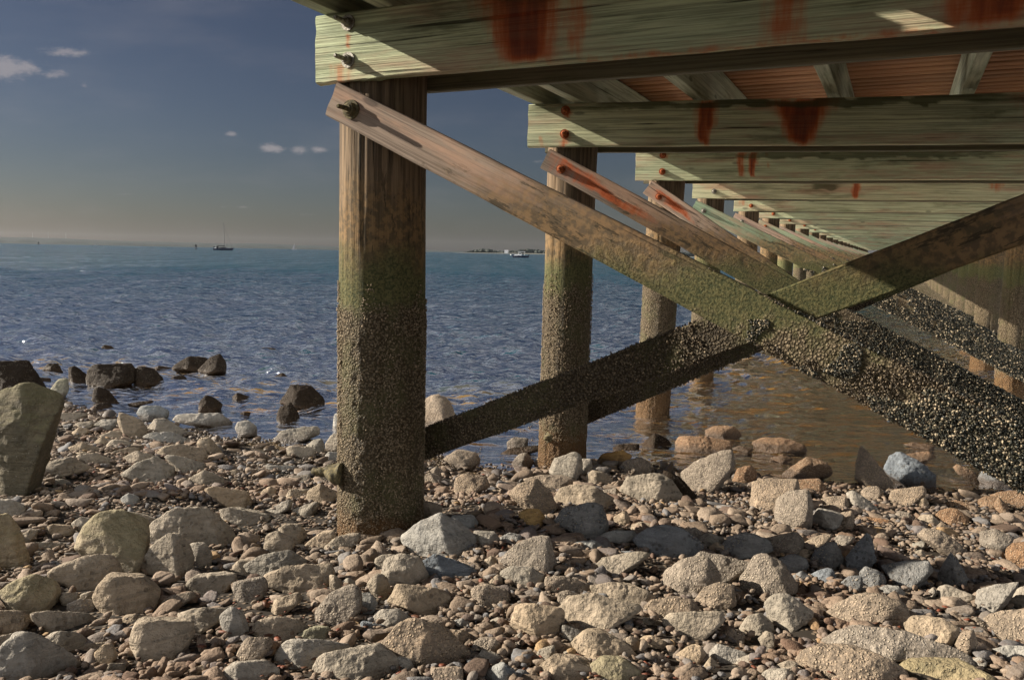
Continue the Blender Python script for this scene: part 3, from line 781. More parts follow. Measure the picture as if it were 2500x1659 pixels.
# ------------------------------------------------------------------ rocks
# one line per rock: photo crop | roundness | stone kind | outline as seen | label | short name
ROCKS = """
1 8 g 0,1380 80,1360 130,1280 230,1262 330,1320 480,1400 560,1500 540,1600 -60,1600|large grey mound-shaped rock filling the bottom left corner|the grey mound rock in the bottom left corner
1 14 t 320,1300 420,1245 500,1250 590,1300 560,1370 420,1380 340,1340
1 12 t 220,1120 330,1105 600,1125 650,1165 640,1200 480,1240 300,1230 230,1170|flat tan slab above the grey mound rock at lower left|the flat slab at lower left
1 12 t -60,1110 150,1110 210,1150 140,1230 -20,1260
1 10 t -20,1280 80,1255 140,1280 80,1340 0,1360
1 16 m 0,980 80,920 240,865 370,900 400,960 370,1040 150,1110 50,1070|tan rock with a slanting top at the left edge, below the mossy boulder|the slant-topped rock at the left edge
1 9 t 650,1010 700,920 790,880 980,895 1090,980 1060,1060 980,1115 850,1120 690,1100|large rounded tan boulder in the lower left foreground|the rounded boulder at lower left
1 14 t 410,1010 440,980 530,975 545,1010 440,1060
1 10 b 460,1060 540,1020 640,1030 660,1070 560,1105 470,1100
1 7 t 340,850 480,810 560,740 690,720 790,760 815,830 780,900 620,965 480,940 370,880|oval tan boulder half in shade below the big boulder's shadow at left|the oval boulder at left
1 18 m 530,680 580,540 690,445 850,430 1010,500 1005,680 960,830 810,850 640,740|large block-shaped boulder with a rough yellowish top, left foreground|the rough-topped block boulder
1 14 t 840,440 900,420 1090,480 1060,520 960,480
1 9 t 1010,545 1100,470 1200,410 1400,405 1500,470 1590,560 1600,620 1560,680 1450,700 1250,640 1010,680|big dome-shaped tan boulder beside the rough block boulder|the dome boulder at left
1 16 t 970,760 1070,640 1150,590 1230,590 1290,650 1325,750 1310,820 1200,880 1010,870|tan rock with a ridge across it, in front of the dome boulder|the ridged rock below the dome boulder
1 6 g 1290,670 1340,645 1410,650 1450,710 1440,770 1350,800 1320,760
1 11 m -60,470 60,460 120,530 150,640 200,750 180,820 -60,820|tall mossy boulder cut off by the left edge of the picture|the tall mossy boulder at the left edge
1 8 g -60,345 80,345 165,380 160,430 60,450 -40,440
1 18 t 840,170 930,100 1070,52 1190,130 1180,180 1090,230 960,230|pointed five-sided tan rock to the right of the large left boulder|the pointed five-sided rock
1 20 t 1135,40 1200,35 1390,90 1400,130 1280,165 1190,120
1 18 t 1300,200 1400,140 1530,200 1540,250 1350,240
1 20 t 1410,270 1480,255 1690,290 1720,350 1700,400 1600,410 1540,380 1480,320|blocky pinkish tan stone left of the nearest pile|the blocky stone left of the pile
1 20 t 1510,410 1570,395 1840,450 1840,490 1650,505 1540,490
1 10 t 275,170 300,90 480,50 610,120 560,150 400,180 290,200|smooth lens-shaped slab just right of the large left boulder|the lens-shaped slab at left
1 18 t 530,30 660,20 780,70 770,100 640,100 570,60
1 10 t 845,50 940,5 1060,40 1050,60 890,90
1 7 t 1790,290 1850,250 1890,270 1880,320 1810,335
1 14 t 1280,910 1330,875 1600,850 1610,880 1540,960 1420,975 1290,960|long boat-shaped slab in the left foreground|the boat-shaped slab
1 14 t 1600,800 1640,760 1710,765 1860,790 1860,840 1700,860 1610,830
1 16 b 1600,920 1800,875 1830,920 1810,990 1700,1035 1650,1020
1 12 t 1225,1120 1370,1085 1560,1085 1540,1150 1390,1220 1310,1240 1300,1190 1230,1160
1 9 g 1510,1150 1590,1085 1650,1110 1700,1210 1690,1260 1600,1275 1520,1210
1 16 t 895,1310 930,1220 1010,1185 1310,1190 1320,1260 1270,1370 1180,1430 1000,1440 930,1420|large flat-topped tan boulder near the bottom left|the flat-topped boulder near the bottom left
1 16 t 650,1390 700,1340 770,1330 800,1400 770,1450 690,1490
1 9 t 700,1500 760,1460 860,1460 850,1510 740,1535
1 12 t 1260,1520 1420,1460 1430,1490 1290,1540
1 10 g 1530,1540 1640,1460 1800,1450 1905,1500 1880,1600 1560,1600
1 10 b 1630,1400 1700,1290 1840,1290 1860,1340 1750,1450 1650,1460
2 6 t 45,1250 90,1180 220,1145 340,1165 420,1220 300,1290 190,1310 80,1280|smooth dome-topped stone in the bottom foreground left of centre|the smooth dome-topped stone
1 12 t 130,590 200,545 255,550 240,600 160,630
1 9 t 215,650 260,630 410,635 430,655 350,680 250,680
1 12 t 305,545 350,510 490,520 500,555 360,575
1 10 g 490,500 550,460 620,470 590,530 500,545
1 8 t 345,205 420,195 480,215 470,245 380,255
1 12 g 830,330 880,300 950,320 960,360 860,370
1 12 t 545,1000 620,965 690,960 650,1020 560,1020
1 14 b 1080,1060 1180,1000 1300,970 1340,1000 1200,1060 1110,1085
1 9 t 830,1160 920,1120 1040,1130 1050,1150 880,1170
1 12 t 530,1370 620,1320 740,1310 790,1330 640,1375
2 22 t 135,870 300,800 580,780 600,840 575,985 400,985 160,930|large flat trapezoid slab left of centre in the foreground|the trapezoid slab
2 9 t 575,860 650,900 670,940 590,960
2 16 t 0,790 120,720 300,690 410,760 410,800 180,860 40,840
2 8 t 120,690 140,590 220,560 330,610 320,690 140,705
2 7 t 225,545 270,510 370,510 415,580 340,640 300,600
2 14 t 410,650 490,590 600,555 615,590 540,660 440,670
2 16 t 545,660 620,600 780,575 770,640 700,680 560,685
2 12 t 415,360 430,280 510,235 640,300 560,365|smooth triangular stone at the left foot of the nearest pile|the smooth triangular stone
2 6 t 275,320 310,270 420,270 410,350 290,345
2 8 t 105,290 160,250 210,270 190,325 120,330
2 14 t 130,420 290,340 315,350 310,400 200,430
2 14 t 325,410 480,355 500,370 460,430 360,445
2 14 t 300,180 430,165 440,190 420,215 320,210
2 9 g 545,40 570,10 640,20 645,60 580,80
2 10 g 1080,600 1200,510 1340,448 1450,500 1560,590 1560,650 1440,720 1250,720 1110,660|broad pale grey boulder at the right foot of the nearest pile|the pale boulder at the pile foot
2 9 g 1410,460 1560,450 1590,500 1500,545
2 9 g 1560,560 1700,570 1730,610 1640,650 1560,620
2 8 g 1740,600 1810,565 1880,580 1890,620 1790,640
2 14 t 1180,370 1240,350 1340,380 1340,440 1270,480 1185,490
2 18 b 1430,290 1440,200 1500,165 1640,190 1665,250 1460,320|pitted slab lying flat to the right of the nearest pile|the pitted slab right of the pile
2 9 t 1660,270 1760,270 1750,290 1690,290
2 14 b 1360,60 1440,5 1570,20 1600,70 1520,135 1430,110
2 12 b 1190,200 1260,155 1340,190 1330,230 1220,230
2 12 b 1265,140 1310,110 1375,160 1360,185
2 14 t 940,860 960,760 1060,720 1190,740 1255,880 1250,940 1000,940|upright broad stone in the centre foreground|the upright broad stone
2 10 t 870,810 890,740 970,715 1040,720 950,780 900,815
2 10 t 835,920 900,850 950,860 1010,990 980,1030 880,990
2 18 d 1210,770 1310,715 1420,750 1570,820 1570,850 1400,885 1260,860
2 20 t 985,1040 1050,925 1290,950 1400,1020 1370,1110 1280,1130 1100,1070|thick slab standing on its edge below the upright broad stone|the thick slab on its edge
2 7 b 485,1110 560,1010 660,950 750,940 790,990 780,1100 700,1180 560,1190 500,1160|egg-shaped grey stone dotted with barnacles|the egg-shaped stone
2 8 g 790,990 860,990 900,1050 850,1115 790,1100
2 14 g 870,1150 950,1090 1050,1090 1130,1150 1100,1190 960,1200
2 12 b 950,1340 1050,1220 1180,1170 1320,1200 1420,1290 1530,1400 1530,1480 1340,1490 1200,1450 1100,1400|large slab thickly dotted with barnacles, bottom centre|the barnacle-dotted slab at bottom centre
2 12 t 460,1540 540,1410 700,1370 900,1345 1000,1400 1080,1500 1100,1600 440,1600|large tan boulder cut off by the bottom edge, left of centre|the boulder at the bottom edge left of centre
2 8 g 205,1430 270,1330 400,1300 600,1320 700,1350 540,1410 470,1490 260,1490
2 9 m 330,1290 440,1220 560,1215 650,1290 560,1310
2 10 t 1620,910 1720,855 1750,870 1760,910 1650,920
2 12 b 1550,960 1650,930 1790,970 1790,1040 1680,1060 1560,1010
2 8 g 1420,1170 1490,1150 1540,1180 1490,1200
2 9 d 790,1200 800,1180 950,1200 940,1225 820,1225
2 8 t 580,720 640,690 695,720 680,750 590,750
2 12 t 180,1100 200,1030 340,985 380,1010 340,1060 210,1120
2 6 t 655,910 700,875 770,900 740,925
2 16 t 1620,760 1680,725 1725,750 1710,800 1630,800
2 14 g 1640,1530 1770,1465 1850,1530 1840,1600 1650,1600
2 14 b 1270,1500 1480,1495 1490,1600 1290,1600
2 14 g 1570,1440 1620,1375 1740,1410 1720,1460 1600,1470
2 6 t 1840,1280 1880,1250 1930,1290 1870,1320
2 14 b 0,1480 100,1450 215,1500 180,1550 0,1560
2 12 t 1630,1200 1760,1150 1800,1180 1740,1215
2 14 b 1390,1230 1490,1230 1570,1310 1560,1340 1440,1290
2 14 b 1570,1310 1720,1300 1820,1400 1620,1370
2 8 g 1040,1420 1130,1440 1170,1520 1090,1510
3 14 b 135,310 200,240 310,205 400,290 440,390 380,440 220,400|broad barnacle-dotted boulder right of the pitted slab|the barnacled boulder right of centre
3 16 t 430,350 480,270 600,240 700,250 820,330 860,390 780,410 640,370 480,390
3 22 t 890,280 940,190 1110,165 1220,210 1295,320 1160,345 1080,370 960,330|large tan slab with a sharp ridge, between the second and third piles|the sharp-ridged slab
3 14 w 1180,190 1210,155 1290,200 1420,340 1400,370 1300,350 1260,260
3 20 b 1310,160 1400,90 1560,20 1640,10 1660,120 1560,260 1440,300 1330,230|tall wedge-shaped barnacled boulder at the water edge|the wedge boulder at the water edge
3 18 t 400,150 440,60 560,20 610,40 625,180 580,210 420,175|reddish triangular block in front of the second pile|the triangular block by the second pile
3 7 b 140,90 190,30 240,20 285,80 260,115 180,120
3 9 t 290,90 350,30 430,45 430,110 330,115
3 9 g 615,60 680,60 690,120 630,170
3 16 o 720,90 760,30 890,5 955,40 870,105 760,110
3 7 b 880,120 930,70 1030,55 1090,100 1090,155 920,165
3 8 t 630,200 690,140 760,150 825,200 800,245 660,235
3 16 b 230,200 350,170 540,195 570,225 450,260 330,240
3 9 c 1650,200 1690,130 1770,110 1810,150 1810,190 1700,220
3 8 o 190,440 240,405 320,405 365,460 340,500 240,510|small orange stone by itself right of the pile's shadow|the orange stone
3 14 d 445,490 500,410 700,370 750,400 790,520 760,590 640,600 500,540|dark blue-grey block in shadow, in front of the orange stone|the dark block near the orange stone
3 12 g 740,600 850,550 960,550 1000,600 850,640
3 8 d 985,620 1080,550 1200,520 1320,560 1430,650 1430,700 1300,750 1150,750 1040,690|big dark blue-grey boulder in the shadow band|the big blue-grey boulder
3 12 d 1600,680 1650,600 1760,580 1900,630 1915,680 1850,720 1680,740 1530,710
3 16 b 65,760 160,660 300,610 390,610 430,760 420,830 340,850 130,800|sloping stone pointing left, in front of the shadow band|the stone pointing left
3 7 t 65,850 140,800 250,800 350,850 350,900 240,935 140,910
3 16 t 640,820 780,740 1000,700 1080,715 960,810 830,850
3 14 g 570,630 700,615 770,660 740,690 620,680
3 9 b 1160,960 1200,830 1320,760 1480,750 1560,850 1560,910 1440,970 1300,1000|rounded barnacled boulder below the big blue-grey boulder|the rounded barnacled boulder
3 14 b 1380,750 1440,700 1600,740 1790,780 1700,880 1620,920 1560,840
3 20 b 1400,1030 1460,950 1560,910 1650,930 1670,1060 1550,1080 1430,1060
3 18 t 690,930 830,910 1060,960 1110,1000 1060,1050 860,1000 740,1000
3 24 t 470,1120 560,1020 680,990 1000,1065 1010,1100 870,1180 740,1240 560,1180|large flat diamond-shaped slab in the foreground right of centre|the diamond-shaped slab
3 12 b 435,1080 460,980 520,965 600,1000 480,1070
3 16 b 365,950 380,870 500,865 670,920 670,965 480,985
3 12 t 140,1200 170,1080 250,1060 460,1085 490,1130 460,1260 360,1280 180,1240|squarish smooth tan boulder at bottom centre|the squarish boulder at bottom centre
3 12 g 475,1270 490,1200 630,1250 580,1300
3 12 b 1050,1090 1100,1030 1240,1005 1350,1030 1410,1090 1320,1110 1190,1160 1100,1140
3 12 t 1180,1170 1240,1120 1420,1110 1570,1110 1580,1180 1400,1290 1280,1260
3 8 t 970,1175 1050,1150 1190,1180 1160,1200 1010,1200
3 16 t 560,1320 640,1255 740,1255 920,1330 990,1410 980,1440 800,1430 640,1400
3 12 t 340,1480 400,1430 560,1440 740,1530 750,1600 320,1600|large smooth slab cut off by the bottom edge at centre|the slab at the bottom edge at centre
3 12 m 690,1470 780,1430 900,1440 1040,1540 1030,1600 740,1600
3 10 t 400,1440 520,1380 620,1430 560,1440
3 12 t 290,1440 330,1370 430,1340 430,1410 330,1465
3 8 t 1270,1400 1340,1350 1430,1350 1460,1400 1370,1450 1290,1440
3 14 g 1500,1390 1560,1330 1680,1370 1850,1450 1700,1470 1560,1450
3 9 t 1830,1290 1880,1240 1930,1260 1950,1340 1900,1370
3 9 t 1700,1220 1760,1140 1830,1125 1920,1200 1930,1250 1800,1260
3 14 t 1450,1490 1500,1420 1560,1480 1550,1520 1480,1520
3 8 t 1020,1300 1100,1270 1190,1310 1180,1350 1060,1345
3 8 t 900,1300 960,1275 1050,1340 1000,1365
3 12 d 0,1540 80,1480 150,1500 160,1600 0,1600
3 9 t 950,520 1020,490 1110,510 1100,545 990,550
3 14 b 1570,1260 1640,1225 1730,1250 1730,1310 1630,1310
3 12 t 840,460 910,420 950,470 920,510 850,500
3 14 d 830,700 960,690 950,720 850,725
3 9 b 1320,550 1400,530 1450,570 1430,600
3 9 t 1430,600 1500,570 1590,600 1560,650 1440,660
3 9 t 1490,660 1540,630 1600,660 1580,690 1500,690
3 12 b 760,270 850,260 890,300 800,310
4 13 b 812,210 822,60 835,-5 880,50 970,150 1050,230 1055,290 930,260|tall pointed barnacled spike of rock at the water edge, right|the tall pointed rock
4 18 d 1015,130 1050,50 1120,25 1240,80 1350,170 1340,240 1170,250 1060,200|large dark grey triangular boulder at the water edge, right|the dark triangular boulder
4 12 c 260,200 330,150 440,90 470,60 600,90 640,150 600,190 400,195 300,210
4 18 b 95,380 110,230 180,205 400,210 420,300 280,340 250,420 130,400|long barnacled block below the wedge boulder|the long barnacled block
4 9 c 400,210 560,200 605,260 590,290 440,290
4 18 b 260,470 270,350 350,290 480,290 515,390 500,520 400,550 290,540|upright barnacled cube of rock in front of the long block|the upright cube
4 6 b 850,290 880,255 960,250 1000,290 970,330 890,340
4 18 b 1040,340 1060,280 1270,250 1285,300 1220,370 1080,380
4 12 b 580,340 620,325 740,320 770,370 760,400 640,410
4 12 g 755,300 800,280 860,320 960,400 900,420 780,380
4 7 t 1230,340 1280,320 1310,360 1290,390 1240,390
4 10 g 510,470 560,400 650,420 720,450 700,540 560,510
4 12 b 700,440 780,420 800,470 790,540 730,550 700,500
4 10 c 820,480 900,460 1060,480 1020,510 850,510
4 6 b 1070,450 1110,415 1180,430 1185,465 1110,480
4 9 t 1230,480 1260,445 1330,440 1380,490 1350,520 1240,520
4 9 c 1360,450 1410,405 1500,400 1580,470 1580,510 1440,510
4 9 b 1360,530 1400,490 1460,530 1450,560
4 20 b 1240,590 1290,540 1400,560 1540,660 1540,700 1490,730 1360,670|tilted plank-like slab on the pebbles at right|the tilted slab at right
4 12 b 1660,650 1670,560 1760,545 1890,600 1860,660 1720,690
4 10 c 1840,690 1880,650 2010,640 2010,810 1860,780
4 10 c 1420,360 1500,340 1600,370 1600,410 1500,405
4 10 c 1610,370 1700,320 1800,330 1780,380 1640,400
4 10 c 1760,370 1790,325 1850,380 1860,420 1780,430
4 9 c 1740,310 1800,290 2000,290 2000,390 1860,390
4 12 d 1650,190 1700,130 1780,115 1880,170 1900,240 1840,260 1700,230
4 10 c 1480,120 1510,100 1600,140 1660,190 1640,210 1510,160
4 8 c 1220,250 1240,210 1280,215 1300,260
4 26 d 750,740 820,670 880,580 915,610 945,760 870,800 830,850 770,830|dark pointed rock standing in the shadow band at right|the dark pointed rock
4 24 d 475,800 550,690 640,645 680,640 740,790 690,810|blue-grey shark-fin rock left of the dark pointed rock|the shark-fin rock
4 10 d 280,750 370,715 470,750 480,800 420,840 320,820
4 14 b 190,610 290,590 400,575 450,620 440,690 380,705 260,680
4 12 b 460,630 540,590 650,580 620,640 560,670
4 12 b 640,620 690,580 800,600 720,660 650,650
4 12 d 840,840 880,800 960,830 1010,880 1000,950 850,930
4 14 d 1000,800 1100,770 1300,770 1330,830 1250,930 1150,950 1050,880|wide dark block right of the dark pointed rock|the wide dark block
4 22 d 1375,860 1420,770 1460,710 1510,760 1570,880 1550,950 1400,930
4 16 d 700,920 760,870 850,870 860,920 840,970 750,980
4 10 g 940,960 1020,925 1100,930 1145,975 1120,1005 1000,1000
4 8 g 1375,990 1380,940 1440,925 1620,1000 1600,1030 1420,1040
4 16 g 1630,1060 1650,970 1740,940 1920,910 1860,1020 1740,1115 1640,1090
4 12 g 1860,1010 1930,950 2000,930 2000,1090 1840,1080
4 8 b 640,1110 700,1060 850,1005 980,1005 1120,1060 1160,1130 1150,1190 1000,1200 800,1190 680,1170|long oval barnacle-dotted boulder in the right foreground|the long oval boulder
4 10 t 195,1050 250,1000 350,1000 420,1050 510,1110 500,1160 400,1210 250,1210 235,1110|helmet-shaped rock with a fluted side, right of centre|the helmet-shaped rock
4 18 b 30,900 100,800 120,740 200,725 310,790 400,920 390,990 200,1020 60,1010|tall two-faced barnacled boulder in front of the blue-grey rocks|the two-faced boulder
4 14 b 600,1310 700,1250 850,1220 1100,1250 1400,1330 1560,1410 1575,1460 1450,1490 1150,1430 1000,1400 750,1380|very long low slab covered with barnacles at lower right|the very long low slab
4 8 b 400,1510 430,1420 520,1365 700,1370 950,1400 1100,1490 1150,1600 400,1600|large round-shouldered boulder cut off by the bottom edge at right|the round-shouldered boulder at the bottom
4 12 m 1115,1490 1180,1460 1450,1480 1700,1540 1780,1600 1130,1600
4 12 t 1150,1190 1230,1155 1400,1160 1510,1220 1490,1300 1400,1330 1300,1270 1170,1240
4 14 b 1490,1350 1530,1260 1610,1240 1640,1330 1590,1410 1520,1390
4 12 b 1700,1160 1800,1110 2010,1095 2010,1310 1820,1260|broad pale slab with barnacle dots at the lower right edge|the broad slab at the right edge
4 12 g 1740,1370 1860,1340 2010,1350 2010,1450 1850,1420
4 9 g 1580,1440 1660,1420 1710,1450 1700,1480 1600,1475
4 12 d 490,860 560,825 650,820 670,870 600,900 510,900
4 12 d 370,870 440,835 500,870 480,910 390,905
4 9 t 130,1600 180,1520 330,1515 390,1600
4 10 g -20,1440 80,1400 150,1440 100,1470 -20,1470
4 8 t 245,1480 330,1445 410,1460 380,1500 270,1510
4 7 t 415,700 460,675 530,690 500,730 430,730
4 9 t 1200,640 1280,620 1300,660 1220,680
4 6 g 1300,970 1340,940 1370,970 1340,1000
4 9 t 1190,700 1260,680 1290,720 1230,745
4 9 b 1640,1140 1730,1200 1700,1220 1600,1170
4 10 t 590,1310 640,1270 690,1300 650,1330
6 14 k -60,530 180,490 330,510 415,560 420,620 370,700 350,850 300,980 250,1110 170,1200 -60,1230|huge mossy-topped boulder at the left edge, its front in shade|the huge left boulder
6 12 w -60,300 190,295 260,400 340,500 200,530 -60,540|big dark rock in the water behind the huge left boulder|the big dark rock behind the huge boulder
6 8 w 290,345 330,300 390,300 425,350
6 14 w 465,430 470,330 510,320 590,380 590,440
6 12 w 600,450 600,350 640,315 880,305 910,350 905,430 760,470|wide flat-topped black rock standing in the shallow sea|the wide black rock in the sea
6 10 w 910,440 915,350 950,325 1040,340 1100,400 1090,440 1000,450|black rock touching the right side of the wide black sea rock|the black rock beside it
6 9 w 1175,340 1210,300 1290,255 1400,265 1420,330 1350,350
6 12 w 1350,350 1430,270 1495,240 1530,300 1530,350 1400,370|steep black rock in the sea, farthest out of the larger ones|the steep black sea rock
6 9 w 1130,430 1180,390 1240,380 1275,420 1200,440
6 8 w 1030,345 1090,315 1170,330 1170,345
6 8 w 690,195 710,172 750,180 780,200
6 8 w 1745,212 1790,190 1850,195 1880,212
6 12 w 630,560 640,480 680,465 740,490 820,570 790,590
6 8 w 610,610 660,570 730,565 770,600 740,625
6 12 m 345,480 400,410 460,405 465,480 420,550
6 8 w 1350,630 1360,560 1400,520 1460,540 1505,580 1480,620|small round dark stone sitting on the long flat stone at the water edge|the round dark stone at the water edge
6 10 g 1185,690 1230,650 1490,640 1560,690 1560,740 1380,730|long flat stone lying at the water edge|the long flat stone at the water edge
6 10 g 935,640 960,590 1080,590 1140,620 1140,660 1080,690 960,680
6 7 g 1600,740 1620,700 1690,690 1740,730 1740,780 1640,790|round grey stone alone in the shallow water|the round grey stone in the water
6 8 w 1880,660 1900,610 1970,570 2020,640 2030,690 1960,720 1890,710
6 10 w 1910,570 1950,500 1980,450 2110,460 2190,540 2195,580 2080,610|large wet dark rock in the water left of the nearest pile|the wet rock left of the pile
6 14 t 1830,850 1920,760 2040,735 2140,730 2165,780 2100,810 1900,850|pale flat slab at the water edge left of the nearest pile|the pale slab left of the pile
6 7 t 2085,860 2130,820 2180,815 2200,850 2190,900 2140,915
6 8 t 2210,850 2250,790 2320,780 2320,900 2230,900
6 12 t 1950,880 1980,860 2110,870 2140,910 2090,940 1960,930
6 18 t 805,700 815,640 860,650 960,690 1000,760 940,800 860,810
6 9 g 1010,740 1060,680 1130,680 1280,770 1250,800 1100,770
6 10 g 980,800 1040,770 1180,770 1260,810 1230,835 1080,830
6 8 t 1070,920 1110,870 1230,850 1370,880 1400,920 1380,950 1250,960 1120,940|rounded loaf-shaped stone in the middle of the left beach|the loaf-shaped stone
6 12 t 1340,850 1360,810 1420,800 1500,900 1480,920 1380,890
6 10 t 490,740 530,700 630,690 630,730 560,750
6 7 t 490,770 540,735 590,740 600,770 540,790
6 12 t 640,720 700,680 800,680 800,740 720,750
6 12 t 680,790 750,760 840,760 845,810 740,815
6 7 t 640,840 690,800 730,830 710,870
6 12 t 725,860 770,820 880,830 890,870 760,880
6 12 t 470,870 560,840 680,880 640,905 520,905
6 8 w 1575,530 1610,500 1690,525 1620,545
6 8 w 870,570 1020,550 1040,560 900,580
6 8 w 1840,400 1900,370 1920,365 1950,390 1930,400
6 8 w 1630,640 1660,625 1700,630 1690,645
6 10 g 2260,740 2265,650 2310,640 2325,780
6 9 t 400,640 560,635 590,650 500,690 430,690
6 12 t 1530,1040 1600,1020 1660,1060 1560,1070
6 12 t 1680,1030 1700,1010 1750,1030 1740,1060
6 12 g 1810,990 2000,995 2010,1030 1840,1045
6 10 t 720,920 870,870 960,870 880,920
6 12 t 520,905 580,900 760,940 760,980 640,970
6 10 w 270,395 340,400 350,420 290,425
0 9 b 1030,1048 1032,985 1060,968 1090,975 1108,1010 1112,1048|rounded boulder right of the nearest pile, behind the rising brace|the boulder behind the rising brace
5 14 w 510,970 590,905 640,930 665,960 600,975
5 14 c 690,960 720,920 840,925 960,950 940,990 850,1010 720,1010|orange-brown block with barnacles in the shallow water under the pier|the orange-brown block in the water
5 14 w 390,970 430,955 510,955 505,1000 400,1000
5 10 c 835,890 870,870 960,870 1000,910 960,930 850,920
5 9 c 1065,950 1110,925 1200,925 1300,960 1310,990 1120,995
5 9 c 1785,955 1840,945 1940,960 1900,975
5 9 c 1790,1005 1900,990 1940,1020 1820,1040
5 9 c 960,975 1000,960 1060,975 1030,990
5 9 c 1140,1020 1200,1005 1250,1025 1190,1035
7 10 b 1075,930 1110,905 1195,910 1195,960 1080,960
7 10 w 1015,1000 1090,970 1260,950 1265,985 1100,1010
"""
REG = {'0': (0, 0, 1.), '1': (0, 1100, 2.806), '2': (600, 1100, 2.806), '3': (1200, 1100, 2.806), '4': (1800, 1100, 2.806),
       '5': (1300, 600, 1.969), '6': (0, 780, 2.78), '7': (800, 700, 2.45)}
def ground_hit(x, y):
    z = .1
    for _ in range(14):
        P = hit_z(x, y, z); z = .5 * z + .5 * max(float(ground_z([P[0]], [P[1]])[0]), 0.)
    return hit_z(x, y, z)

def rock_shape(planes, dists, p, sub, seed, size, right, ext, amp=1.):
    V, Fc = ico(sub)
    planes = planes / np.linalg.norm(planes, axis=1)[:, None]
    q = np.maximum(V @ planes.T, 0) / dists[None]
    r = (q ** p).sum(1) ** (-1. / p)
    P = V * r[:, None]
    a = P @ right; za, zb_, aa, ab = P[:, 2].min(), P[:, 2].max(), a.min(), a.max()      # fill the outline's own width and height
    ka = (ext[1] - ext[0]) / (ab - aa); kz = (ext[3] - ext[2]) / (zb_ - za)
    P = P + right[None] * (((a - aa) * ka + ext[0]) - a)[:, None]; P[:, 2] = (P[:, 2] - za) * kz + ext[2]
    w = P / size
    n = .026 * fbm(w * 2.3 + seed, seed, 3) + .016 * fbm(w * 7 + seed, seed + 4, 3) * (1 if sub > 3 else .5)
    rid = .026 * (1 - np.abs(fbm(w * 4 + seed * 2, seed + 9, 2)) * 2)
    P = P + V * ((n + rid * .7) * size * amp)[:, None]
    return P, Fc

